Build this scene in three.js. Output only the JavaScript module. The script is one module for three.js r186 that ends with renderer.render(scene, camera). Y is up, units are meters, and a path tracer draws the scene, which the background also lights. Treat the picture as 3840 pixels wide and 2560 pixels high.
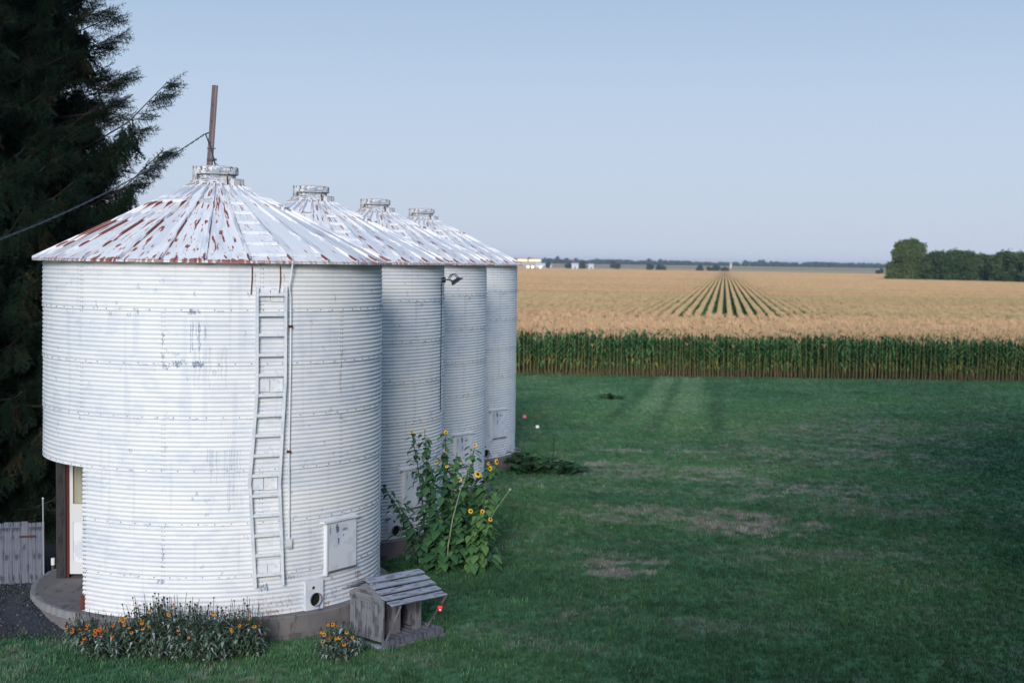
import * as THREE from 'three';
import { mergeGeometries } from 'three/addons/utils/BufferGeometryUtils.js';

// ---------------------------------------------------------------- camera, sky, sun, exposure
const H = 5.7;                                   // eye height: an upstairs window of the farmhouse
const scene = new THREE.Scene();
const camera = new THREE.PerspectiveCamera(26.99, 1024 / 682, 0.1, 9000);
camera.filmGauge = 36;
camera.position.set(0, H, 0);
camera.rotation.set(-Math.atan(290 / 5333), 0, 0.0138, 'YXZ');
camera.focus = 22;
camera.userData.fStop = 1.6;
const renderer = new THREE.WebGLRenderer({ antialias: true });
renderer.toneMapping = THREE.LinearToneMapping;
renderer.toneMappingExposure = 1.45;
renderer.shadowMap.enabled = true;

const lin = (r, g, b) => new THREE.Color().setRGB(r / 255, g / 255, b / 255, THREE.SRGBColorSpace);
const smooth = (x, a, b) => { const t = Math.min(1, Math.max(0, (x - a) / (b - a))); return t * t * (3 - 2 * t); };
const mix = (a, b, t) => a + (b - a) * t;
{ // clear dusk sky: the colour follows the height above the horizon only
  const W = 256, Hh = 512, d = new Float32Array(W * Hh * 4);
  const stops = [[-90, lin(60, 70, 70)], [-0.5, lin(120, 134, 150)], [0, lin(202, 212, 229)], [1.5, lin(201, 212, 229)], [4, lin(197, 213, 233)], [7, lin(188, 208, 232)], [11, lin(170, 194, 223)], [25, lin(162, 187, 221)], [50, lin(155, 182, 220)], [90, lin(149, 177, 217)]];
  for (let y = 0; y < Hh; y++) {
    const e = ((y + 0.5) / Hh - 0.5) * 180;
    let i = 0; while (i < stops.length - 2 && e > stops[i + 1][0]) i++;
    const t = Math.min(1, Math.max(0, (e - stops[i][0]) / (stops[i + 1][0] - stops[i][0])));
    const c = stops[i][1].clone().lerp(stops[i + 1][1], t).multiplyScalar(1 / 1.45);
    for (let x = 0; x < W; x++) { const o = (y * W + x) * 4; d[o] = c.r; d[o + 1] = c.g; d[o + 2] = c.b; d[o + 3] = 1; }
  }
  const t = new THREE.DataTexture(d, W, Hh, THREE.RGBAFormat, THREE.FloatType);
  t.mapping = THREE.EquirectangularReflectionMapping; t.magFilter = t.minFilter = THREE.LinearFilter; t.needsUpdate = true;
  scene.background = t; scene.environment = t;
}
const sun = new THREE.DirectionalLight(new THREE.Color().setRGB(1, 0.96, 0.93), 2.1);   // the glow left by the set sun, behind the viewer's left shoulder
{
  const az = 4 * Math.PI / 180, el = 18 * Math.PI / 180;
  sun.position.set(-Math.sin(az) * Math.cos(el) * 120, Math.sin(el) * 120, Math.cos(az) * Math.cos(el) * 120 - 30);
  sun.target.position.set(0, 0, -30);
  sun.castShadow = true; sun.shadow.radius = 32; sun.shadow.mapSize.set(2048, 2048);
  Object.assign(sun.shadow.camera, { left: -80, right: 80, top: 80, bottom: -80, near: 1, far: 400 });
  scene.add(sun, sun.target);
}

scene.fog = new THREE.FogExp2(new THREE.Color().setRGB(0.62, 0.74, 0.92), 0.00011);
// ---------------------------------------------------------------- helpers
const rng = (s) => () => { s = (s + 0x6d2b79f5) | 0; let t = Math.imul(s ^ (s >>> 15), 1 | s); t = (t + Math.imul(t ^ (t >>> 7), 61 | t)) ^ t; return ((t ^ (t >>> 14)) >>> 0) / 4294967296; };
const RAD = Math.PI / 180, V = (x, y, z) => new THREE.Vector3(x, y, z);
const hash = (x, y) => { let h = Math.imul(x, 374761393) + Math.imul(y, 668265263); h = Math.imul(h ^ (h >>> 13), 1274126177); return ((h ^ (h >>> 16)) >>> 0) / 4294967296; };
const noise = (x, y) => { const i = Math.floor(x), j = Math.floor(y), u = x - i, v = y - j, s = u * u * (3 - 2 * u), t = v * v * (3 - 2 * v); return mix(mix(hash(i, j), hash(i + 1, j), s), mix(hash(i, j + 1), hash(i + 1, j + 1), s), t); };
const fbm = (x, y, n = 4) => { let a = 0.5, r = 0, w = 0; for (let i = 0; i < n; i++) { r += a * noise(x, y); w += a; a *= 0.5; x = x * 2.03 + 17.1; y = y * 2.03 + 5.7; } return r / w; };
const taken = new Map();
function numbered(name) { const n = taken.get(name) || 0; taken.set(name, n + 1); return n ? name + '_' + String(n).padStart(3, '0') : name; }
function shade(o) { o.traverse((c) => { if (c.isMesh) { c.castShadow = c.receiveShadow = true; } }); return o; }
function thing(name, label, category, pos = [0, 0, 0], turn = 0, group) {
  const o = new THREE.Group(); o.name = numbered(name); o.position.set(...pos); o.rotation.y = turn; scene.add(o);
  o.userData = { label, category }; if (group) o.userData.group = group; return o;
}
function part(name, geo, mat, parent, kind) { const m = new THREE.Mesh(geo, mat); m.name = name; m.castShadow = m.receiveShadow = true; if (kind) m.userData.kind = kind; parent.add(m); return m; }
function struct(name, geo, mat) { const m = new THREE.Mesh(geo, mat); m.name = numbered(name); m.receiveShadow = true; m.castShadow = true; m.userData.kind = 'structure'; scene.add(m); return m; }
function instanced(name, geo, mat, mats, cols, parent) {
  const m = new THREE.InstancedMesh(geo, mat, mats.length); m.name = name; m.castShadow = m.receiveShadow = true;
  for (let i = 0; i < mats.length; i++) { m.setMatrixAt(i, mats[i]); if (cols) m.setColorAt(i, cols[i]); }
  m.userData.kind = 'stuff'; (parent || scene).add(m); return m;
}
class GB { // geometry builder
  constructor() { this.p = []; this.u = []; this.c = null; this.col = null; }
  color(c) { if (!this.c) this.c = []; this.col = c; return this; }
  tri(a, b, c, ua = [0, 0], ub = [1, 0], uc = [1, 1]) { for (const v of [a, b, c]) { this.p.push(v.x, v.y, v.z); if (this.c) this.c.push(this.col.r, this.col.g, this.col.b); } this.u.push(...ua, ...ub, ...uc); return this; }
  quad(a, b, c, d, ua = [0, 0], ub = [1, 0], uc = [1, 1], ud = [0, 1]) { this.tri(a, b, c, ua, ub, uc); return this.tri(a, c, d, ua, uc, ud); }
  box(x0, y0, z0, x1, y1, z1, uo = 0) { // uv in metres, grain along y
    const P = (x, y, z) => V(x, y, z), f = (a, b, c, d, w, h) => this.quad(a, b, c, d, [uo, 0], [uo + w, 0], [uo + w, h], [uo, h]);
    const w = x1 - x0, h = y1 - y0, l = z1 - z0;
    f(P(x0, y0, z1), P(x1, y0, z1), P(x1, y1, z1), P(x0, y1, z1), w, h); f(P(x1, y0, z0), P(x0, y0, z0), P(x0, y1, z0), P(x1, y1, z0), w, h);
    f(P(x1, y0, z1), P(x1, y0, z0), P(x1, y1, z0), P(x1, y1, z1), l, h); f(P(x0, y0, z0), P(x0, y0, z1), P(x0, y1, z1), P(x0, y1, z0), l, h);
    f(P(x0, y1, z1), P(x1, y1, z1), P(x1, y1, z0), P(x0, y1, z0), w, l); f(P(x0, y0, z0), P(x1, y0, z0), P(x1, y0, z1), P(x0, y0, z1), w, l);
    return this;
  }
  xform(m, from = 0) { const v = V(); for (let i = from; i < this.p.length; i += 3) { v.set(this.p[i], this.p[i + 1], this.p[i + 2]).applyMatrix4(m); this.p[i] = v.x; this.p[i + 1] = v.y; this.p[i + 2] = v.z; } return this; }
  tube(pts, rad, seg = 6) { // tapered tube through points
    let up = V(0, 1, 0); const rings = [];
    pts.forEach((p, i) => {
      const d = pts[Math.min(i + 1, pts.length - 1)].clone().sub(pts[Math.max(i - 1, 0)]).normalize();
      const ref = Math.abs(d.y) > 0.9 ? V(1, 0, 0) : V(0, 1, 0), s = V().crossVectors(d, ref).normalize(), t = V().crossVectors(s, d), r = typeof rad === 'function' ? rad(i / (pts.length - 1)) : rad;
      rings.push([...Array(seg)].map((_, k) => p.clone().addScaledVector(s, Math.cos(k / seg * 6.2832) * r).addScaledVector(t, Math.sin(k / seg * 6.2832) * r)));
    });
    for (let i = 0; i < rings.length - 1; i++) for (let k = 0; k < seg; k++) { const n = (k + 1) % seg; this.quad(rings[i][k], rings[i][n], rings[i + 1][n], rings[i + 1][k], [k / seg * .3, i * .3], [(k + 1) / seg * .3, i * .3], [(k + 1) / seg * .3, i * .3 + .3], [k / seg * .3, i * .3 + .3]); }
    const e = rings[rings.length - 1]; for (let k = 1; k < seg - 1; k++) { this.tri(e[0], e[k], e[k + 1]); this.tri(rings[0][0], rings[0][k + 1], rings[0][k]); }
    return this;
  }
  build(flat = true) {
    const g = new THREE.BufferGeometry();
    g.setAttribute('position', new THREE.Float32BufferAttribute(this.p, 3)); g.setAttribute('uv', new THREE.Float32BufferAttribute(this.u, 2));
    if (this.c) g.setAttribute('color', new THREE.Float32BufferAttribute(this.c, 3));
    g.computeVertexNormals(); return g;
  }
}
function grid(nx, ny, f, fu) { // smooth surface from a function of (i/nx, j/ny)
  const p = [], u = [], ix = [];
  for (let j = 0; j <= ny; j++) for (let i = 0; i <= nx; i++) { const a = f(i / nx, j / ny); p.push(a.x, a.y, a.z); u.push(...(fu ? fu(i / nx, j / ny, a) : [i / nx, j / ny])); }
  for (let j = 0; j < ny; j++) for (let i = 0; i < nx; i++) { const a = j * (nx + 1) + i, b = a + 1, c = a + nx + 1, d = c + 1; ix.push(a, b, d, a, d, c); }
  const g = new THREE.BufferGeometry(); g.setAttribute('position', new THREE.Float32BufferAttribute(p, 3)); g.setAttribute('uv', new THREE.Float32BufferAttribute(u, 2)); g.setIndex(ix); g.computeVertexNormals(); return g;
}
function pixelTexture(w, h, f, srgb = true, repeat) { // f(x, y) -> [r, g, b] 0..255, y = 0 at the top
  const d = new Uint8Array(w * h * 4);
  for (let y = 0; y < h; y++) for (let x = 0; x < w; x++) { const c = f(x, y), o = ((h - 1 - y) * w + x) * 4; d[o] = Math.max(0, Math.min(255, c[0])); d[o + 1] = Math.max(0, Math.min(255, c[1])); d[o + 2] = Math.max(0, Math.min(255, c[2])); d[o + 3] = 255; }
  const t = new THREE.DataTexture(d, w, h, THREE.RGBAFormat); t.magFilter = THREE.LinearFilter; t.minFilter = THREE.LinearMipmapLinearFilter; t.generateMipmaps = true;
  t.wrapS = t.wrapT = THREE.RepeatWrapping; if (srgb) t.colorSpace = THREE.SRGBColorSpace; t.needsUpdate = true; return t;
}
const std = (o) => new THREE.MeshStandardMaterial({ roughness: 0.85, side: THREE.DoubleSide, ...o });
const matte = (o) => new THREE.MeshPhysicalMaterial({ roughness: 1, specularIntensity: 0.15, side: THREE.DoubleSide, ...o });
const mixc = (a, b, t) => [mix(a[0], b[0], t), mix(a[1], b[1], t), mix(a[2], b[2], t)];

// ---------------------------------------------------------------- materials
const wallTexture = (seed, marks) => {
  const W = 2048, Hh = 768, R = rng(seed), base = [226, 227, 229];
  const chips = new Float32Array(W * Hh), rust = new Float32Array(W * Hh);
  const px = (psi) => (psi + 180) / 360 * W, py = (y) => (1 - y / 5.75) * Hh;
  const stroke = (map, x, y, w, len, a) => { for (let j = 0; j < len; j++) for (let i = 0; i < w; i++) { const X = Math.round(x + i + Math.sin(j * .2) * .6), Y = Math.round(y + j); if (Y >= 0 && Y < Hh) { const k = Y * W + ((X % W) + W) % W; if (hash(X * 3 + seed, Y * 5) < 0.85) map[k] = Math.max(map[k], a * (0.5 + 0.5 * hash(X, Y + seed))); } } };
  const cluster = (map, psi, y, n, sx, sy, a) => { for (let i = 0; i < n; i++) stroke(map, px(psi) + (R() + R() - 1) * sx, py(y) + (R() + R() - 1) * sy, 1 + Math.floor(R() * 3), 2 + R() * 6, a * (0.4 + R() * 0.6)); };
  const drip = (map, psi, y, n, sx, a, L = 30) => { for (let i = 0; i < n; i++) stroke(map, px(psi) + (R() * 2 - 1) * sx, py(y) + (R() * 2 - 1) * 6, 1, L * (0.4 + R()), a * (0.4 + R() * 0.6)); };
  for (const m of marks) { if (m[0] === 'c') cluster(chips, ...m.slice(1)); if (m[0] === 'd') drip(chips, ...m.slice(1)); if (m[0] === 'r') drip(rust, ...m.slice(1)); if (m[0] === 'k') cluster(rust, ...m.slice(1)); }
  const joints = [4.95, 4.155, 3.36, 2.565, 1.77, 0.975];
  for (const y of joints) for (let i = 0; i < 70; i++) { const psi = R() * 360 - 180; stroke(chips, px(psi), py(y) - 2 + R() * 3, 2 + R() * 12, 1 + R() * 2, 0.45 * R()); if (R() < 0.25) drip(chips, psi, y - 0.02, 1, 2, 0.25, 12); }
  for (let i = 0; i < 420; i++) cluster(chips, R() * 360 - 180, R() * 5.6, 4, 6, 5, 0.6 * R());
  for (let i = 0; i < 420; i++) drip(rust, R() * 360 - 180, 5.64, 1, 3, 0.4 * R(), 7);
  for (let i = 0; i < 300; i++) drip(rust, R() * 360 - 180, 0.36 + R() * R() * 0.3, 1, 3, 0.8 * R(), 8); for (let i = 0; i < 40; i++) cluster(chips, 40 + R() * 60, 0.4 + R() * R() * 0.5, 10, 10, 7, 0.8 * R());
  return pixelTexture(W, Hh, (x, y) => {
    const u = x / W * 17.2, v = y / Hh * 5.75, per = (f, s) => f * (W / 17.2) * s;
    const tx = x / W, blend = smooth(tx, 0.94, 1), X = u, X2 = u - 17.2;
    const n1 = mix(fbm(X * 0.55 + 9, v * 1.6 + seed), fbm(X2 * 0.55 + 9, v * 1.6 + seed), blend), n2 = mix(fbm(X * 4.5, v * 8 + seed, 4), fbm(X2 * 4.5, v * 8 + seed, 4), blend), g = hash(x + seed, y) - 0.5;
    const streak = mix(noise(X * 14, v * 0.9 + seed), noise(X2 * 14, v * 0.9 + seed), blend);
    let c = mixc(base, [186, 195, 209], smooth(n1, 0.52, 0.64) * 0.16 + smooth(n2, 0.54, 0.7) * 0.22);
    c = mixc(c, [234, 232, 228], smooth(n1, 0.42, 0.3) * 0.6);
    c = mixc(c, [176, 186, 202], smooth(streak, 0.72, 0.95) * 0.18);
    const k = y * W + x;
    c = mixc(c, [84, 100, 126], Math.min(1, chips[k]));
    c = mixc(c, [139, 84, 52], Math.min(1, rust[k]));
    return [c[0] + g * 9, c[1] + g * 9, c[2] + g * 9];
  });
};
// marks on the near bin, by bearing round the wall (degrees) and height (m): chipped paint, runs of wear, rust
const bin1Marks = [['c', 4.5, 4.95, 26, 14, 5, 1], ['d', 5.5, 4.75, 10, 9, .9, 40], ['d', 8.5, 4.7, 5, 3, .7, 30], ['c', -4.7, 4.6, 10, 3, 18, .9], ['c', -4.7, 4.2, 8, 2, 20, .9], ['c', -0.5, 4.33, 12, 14, 4, .6], ['c', 0, 4.19, 34, 12, 7, 1], ['c', 6, 4.19, 36, 12, 6, 1], ['c', -4, 4.15, 14, 10, 4, .8], ['d', -13, 5.0, 4, 3, .8, 16],
  ['c', 55, 1.45, 6, 5, 6, .6], ['c', 27, .82, 22, 9, 6, 1], ['c', 36, .93, 16, 22, 2, .9], ['c', -5, .95, 12, 14, 2, .8], ['c', -4.7, 1.35, 10, 1.5, 40, .9], ['d', 14, 2.9, 30, 30, .35, 46], ['d', 10, 4.4, 30, 30, .3, 60], ['d', 20, 2.4, 20, 30, .3, 40],
  ['r', 55.5, 4.0, 6, 3, .7, 36], ['k', 55.7, 4.2, 6, 2, 20, .8], ['k', 43, .76, 30, 9, 5, 1], ['k', 52, .8, 6, 6, 6, .8], ['k', 34, .55, 24, 60, 6, .55], ['k', 66, .75, 40, 16, 10, .9], ['r', 30, .62, 20, 40, .5, 8], ['k', 30, .42, 40, 40, 4, .8], ['k', 46, .42, 30, 30, 4, .8], ['r', 10, .55, 16, 60, .45, 6], ['r', 49.3, 1.6, 4, 1.5, .6, 60], ['r', 50, .9, 8, 10, .5, 12], ['r', 23.5, 5.5, 4, 1, .6, 20], ['r', 33, 5.5, 4, 1, .6, 20], ['k', -33.8, .45, 12, 2, 8, 1]];
const genericMarks = [['c', 60, 4.9, 14, 20, 5, .7], ['c', 70, .5, 40, 40, 10, .8], ['d', 60, 1.3, 20, 40, .4, 30], ['c', 57, 1.3, 9, 5, 7, .9], ['d', 75, 3.4, 16, 50, .3, 40], ['r', 49.3, 1.6, 6, 1.5, .5, 60], ['k', 55, .5, 20, 40, 6, .6], ['c', 48, 1.65, 10, 5, 3, 1]];
const wallMat1 = std({ map: wallTexture(11, bin1Marks), roughness: 0.6 });
const wallMat2 = std({ map: wallTexture(47, genericMarks), roughness: 0.6 });

const roofTexture = (seed) => { // eight panels side by side: 0 clean .. 7 rusty; slope runs down the picture
  const W = 2048, Hh = 1024, amount = [0.01, 0.04, 0.08, 0.13, 0.2, 0.23, 0.11, 0.17];
  return pixelTexture(W, Hh, (x, y) => {
    const col = x >> 8, lx = (x & 255) / 256, s = y / Hh * 2.8, X = lx * 0.65 + col * 7.7, g = hash(x, y + seed) - 0.5;
    const n1 = fbm(X * 2.2, s * 0.9 + seed), wear = fbm(X * 7, s * 1.4 + seed, 4), grain = fbm(X * 30, s * 9 + seed, 2), run = noise(X * 46, s * 1.6 + seed);
    let c = mixc([228, 228, 228], [200, 204, 210], smooth(wear, 0.54, 0.7) * 0.7);
    c = mixc(c, [204, 206, 210], smooth(n1, 0.5, 0.7) * 0.6);
    c = mixc(c, [150, 158, 172], smooth(run, 0.86, 0.98) * 0.4);
    const R = fbm(X * 15 + 40, s * 3.4 + seed * 3, 4) * 0.58 + grain * 0.3 + n1 * 0.2, th = 0.75 - amount[col] * 0.5;
    let rust = smooth(R, th, th + 0.035);
    if (y > Hh - 8 - 60 * noise(X * 6, seed) * noise(X * 21, seed) * (0.3 + amount[col] * 3)) rust = Math.max(rust, smooth(grain, 0.35, 0.5) * (0.25 + amount[col] * 2.2));
    const edge = Math.min(lx, 1 - lx); if (edge < 0.06) rust = Math.max(rust, smooth(noise(s * 3.2 + col * 9, seed + (lx > .5 ? 7 : 1)), 0.62, 0.75) * smooth(grain, 0.3, 0.55) * Math.min(1, amount[col] * 5));
    c = mixc(c, [196, 160, 142], smooth(R, th - 0.07, th) * 0.45 * smooth(run, 0.2, 0.6));
    c = mixc(c, mixc([172, 76, 54], [116, 52, 42], grain), Math.min(0.95, rust));
    return [c[0] + g * 10, c[1] + g * 10, c[2] + g * 10];
  });
};
const roofMat = std({ map: roofTexture(5), roughness: 0.55 });
const ribTex = pixelTexture(128, 1024, (x, y) => { const s = y / 1024 * 2.8, n = fbm(x / 128 * 2, s * 5, 3), g = hash(x, y) - 0.5; let c = mixc([222, 221, 221], [180, 186, 197], smooth(n, 0.5, 0.66)); c = mixc(c, [112, 56, 46], smooth(fbm(x / 60 + 7, s * 2.6 + 40, 3), 0.6, 0.66)); return [c[0] + g * 10, c[1] + g * 10, c[2] + g * 10]; });
const ribMat = std({ map: ribTex, roughness: 0.55 });
const capTex = pixelTexture(512, 256, (x, y) => { const n = fbm(x / 26, y / 20, 4), m = fbm(x / 9 + 30, y / 30, 3), g = hash(x, y) - 0.5; let c = mixc([214, 214, 214], [150, 158, 168], smooth(n, 0.5, 0.62)); c = mixc(c, [88, 94, 100], smooth(m, 0.66, 0.74)); c = mixc(c, [118, 60, 48], smooth(fbm(x / 14 + 90, y / 18, 3), 0.72, 0.8)); return [c[0] + g * 12, c[1] + g * 12, c[2] + g * 12]; });
const capMat = std({ map: capTex, roughness: 0.65 });
const whiteTex = pixelTexture(256, 512, (x, y) => { const n = fbm(x / 30, y / 50, 4), g = hash(x, y) - 0.5; let c = mixc([228, 229, 231], [208, 213, 221], smooth(n, 0.5, 0.64)); return [c[0] + g * 8, c[1] + g * 8, c[2] + g * 8]; });
const whiteMat = std({ map: whiteTex, roughness: 0.6 });
const hatchTex = pixelTexture(256, 256, (x, y) => { const n = fbm(x / 40, y / 40, 3), g = hash(x, y) - 0.5; let c = mixc([222, 225, 230], [208, 213, 222], smooth(n, 0.45, 0.6)); const chip = (cx, cy, rx, ry) => smooth(((x - cx) / rx) ** 2 + ((y - cy) / ry) ** 2 + (fbm(x / 8, y / 8, 2) - .5) * 2.4, 1, .6); c = mixc(c, [104, 118, 140], Math.min(1, chip(88, 44, 16, 28) + chip(96, 106, 9, 22) + chip(22, 40, 5, 30) * .6 + chip(150, 50, 22, 7) * .7 + chip(140, 80, 10, 8) * .6)); return [c[0] + g * 8, c[1] + g * 8, c[2] + g * 8]; });
const hatchMat = std({ map: hatchTex, roughness: 0.55 });
const concTex = pixelTexture(512, 512, (x, y) => { const n = fbm(x / 60, y / 60, 5), g = hash(x, y) - 0.5, s = smooth(fbm(x / 24 + 9, y / 70, 4), 0.55, 0.7); let c = mixc([104, 99, 100], [130, 124, 123], n); c = mixc(c, [78, 74, 74], s * 0.6); return [c[0] + g * 22, c[1] + g * 22, c[2] + g * 22]; });
const concMat = std({ map: concTex, roughness: 0.95, bumpMap: concTex, bumpScale: 0.004 });
const lipMat = std({ map: concTex, color: 0xffffff, roughness: 0.9 });
const woodTexture = (a, b, dark, seed) => pixelTexture(512, 512, (x, y) => { const n = fbm(x / 7, y / 160 + seed, 4), m = fbm(x / 60 + 7, y / 90 + seed, 3), l = noise(x / 2.6, y / 120 + seed), g = hash(x, y + seed) - 0.5; let c = mixc(a, b, n); c = mixc(c, dark, smooth(l, 0.7, 0.92) * 0.7 + smooth(m, 0.54, 0.7) * 0.5); return [c[0] + g * 12, c[1] + g * 12, c[2] + g * 12]; });
const greyWood = std({ map: woodTexture([108, 108, 114], [152, 151, 157], [56, 55, 60], 3), roughness: 0.95 });
const paleWood = std({ map: woodTexture([126, 130, 142], [182, 186, 198], [74, 76, 86], 31), roughness: 0.9 });
const fenceWood = std({ map: woodTexture([90, 95, 107], [130, 134, 148], [44, 46, 54], 8), roughness: 0.95 });
const darkWood = std({ map: woodTexture([46, 44, 46], [70, 66, 66], [28, 26, 27], 14), roughness: 0.95 });
const poleWood = std({ map: woodTexture([128, 110, 110], [156, 138, 136], [84, 68, 70], 22), roughness: 0.95 });
for (const m of [greyWood, paleWood, fenceWood, darkWood, poleWood]) { m.map.repeat.set(2.2, 1); }
const boltMat = std({ color: lin(104, 104, 108), roughness: 0.7 });
const darkMetal = std({ color: lin(26, 34, 38), roughness: 0.5 });
const rustMat = std({ map: pixelTexture(64, 64, (x, y) => { const n = fbm(x / 8, y / 8, 3); return mixc([120, 62, 46], [70, 42, 36], n); }), roughness: 0.95 });
const blackMat = std({ color: lin(14, 14, 15), roughness: 0.9 });

// ---------------------------------------------------------------- ground
const rise = (z) => 8 * smooth(-z, 1150, 2700);
{
  const zs = [600, 200, 60, 0, -20, -50, -80, -120, -200, -400, -700, -1000, -1150, -1300, -1500, -1700, -1900, -2100, -2300, -2500, -2700, -3200, -4500, -7000];
  const g = grid(24, zs.length - 1, (a, b) => { const z = zs[Math.round(b * (zs.length - 1))], x = (a - 0.5) * 8000; return V(x, rise(z) - 0.03, z); }, (a, b, p) => [p.x / 60, p.z / 60]);
  const t = pixelTexture(512, 512, (x, y) => { const per = (X, Y) => fbm(X, Y, 4), n = per(x / 64, y / 64), h2 = hash(x, y); return mixc(mixc([96, 88, 62], [82, 92, 58], n), [120, 104, 78], h2 * 0.4); });
  struct('ground', g, matte({ map: t }));
}
// lawn colour (linear): one turf with paler and drier patches, mower tracks and mown strips by the corn
const turf = [0.068, 0.162, 0.078], pale = [0.1, 0.21, 0.088], dryGrass = [0.36, 0.31, 0.28], track = [0.055, 0.125, 0.062], mown = [0.17, 0.28, 0.14];
const patches = [[2.1, -26.6, 1.1, 1.0, .75], [5.45, -31, 1.3, 1.4, .9], [3.2, -32.5, 2.2, 1.2, .55], [7.5, -36, 2.4, 2, .5], [4.6, -39, 3.2, 1.4, .5], [9.5, -43, 4, 2.5, .5], [1.2, -40.6, 2.2, .5, .8], [6.3, -28, 2.4, .7, .35], [11.5, -49, 4, 3, .45], [3.5, -22.4, 1.4, .5, .25], [8.5, -33, 2, .7, .35], [14, -52, 5, 2, .35], [5, -43.5, 2.4, .7, .5], [2.6, -36, 1.6, .5, .4]];
function lawnColor(x, z) {
  const n = fbm(x * 0.35 + 50, z * 0.35 + 50, 4), n2 = fbm(x * 1.3 + 9, z * 2.2, 3), n3 = fbm(x * 0.12, z * 0.2 + 3, 3);
  let c = turf.map((v) => v * (0.7 + 0.6 * n2));
  c = mixc(c, pale, smooth(n3, 0.44, 0.64) * 0.6 + smooth(n, 0.5, 0.7) * 0.4);
  // mower tracks
  for (const [x0, z0, x1, z1, w] of [[4.4, -46, 8.4, -72, .16], [3.2, -50, 7.6, -73, .15], [6.8, -47, 10.4, -71, .2]]) {
    const t = ((x - x0) * (x1 - x0) + (z - z0) * (z1 - z0)) / ((x1 - x0) ** 2 + (z1 - z0) ** 2); if (t < -0.05 || t > 1) continue;
    const d = Math.abs((x - x0) * (z1 - z0) - (z - z0) * (x1 - x0)) / Math.hypot(x1 - x0, z1 - z0);
    c = mixc(c, track, smooth(d, w + .25, w * .3) * (0.35 + 0.75 * n2) * smooth(t, -0.05, 0.15));
  }
  for (const [x0, z0, x1, z1, w] of [[4.35, -48, 8.0, -73, .5], [5.6, -46, 9.3, -73, .6]]) { const t = ((x - x0) * (x1 - x0) + (z - z0) * (z1 - z0)) / ((x1 - x0) ** 2 + (z1 - z0) ** 2); if (t < 0 || t > 1) continue; const d = Math.abs((x - x0) * (z1 - z0) - (z - z0) * (x1 - x0)) / Math.hypot(x1 - x0, z1 - z0); c = mixc(c, mown, smooth(d, w + .2, w * .4) * 0.8 * (0.5 + 0.5 * n2) * smooth(t, 0, 0.45)); }
  let dry = 0; for (const [px, pz, a, b, s] of patches) { const r = ((x - px) / a) ** 2 + ((z - pz) / b) ** 2; if (r < 4) dry = Math.max(dry, s * smooth(r + (fbm(x * 1.6, z * 1.6 + 7, 3) - .5) * 3, 1.6, .2) * smooth(fbm(x * 2.4, z * 3.4, 3), 0.36, 0.6)); }
  dry = Math.max(dry, 0.26 * smooth(fbm(x * 0.7 + 31, z * 1.1, 4), 0.46, 0.66) * smooth(fbm(x * 6, z * 6, 2), .42, .7));
  return mixc(c, dryGrass, Math.min(0.9, dry));
}
{
  const X0 = -24, X1 = 46, Z0 = -76, Z1 = 6, W = 1024, Hh = 1024, gain = 1;
  const t = pixelTexture(W, Hh, (x, y) => { const c = lawnColor(X0 + (x + .5) / W * (X1 - X0), Z0 + (y + .5) / Hh * (Z1 - Z0)), q = new THREE.Color(c[0] * gain, c[1] * gain, c[2] * gain).convertLinearToSRGB(); return [q.r * 255, q.g * 255, q.b * 255]; });
  t.wrapS = t.wrapT = THREE.ClampToEdgeWrapping;
  const g = grid(70, 82, (a, b) => { const x = mix(X0, X1, a), z = mix(Z0, Z1, b); return V(x, 0.025 * (fbm(x * .5, z * .5, 3) - .5), z); }, (a, b) => [a, 1 - b]);
  struct('lawn', g, matte({ map: t }));
}
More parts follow.
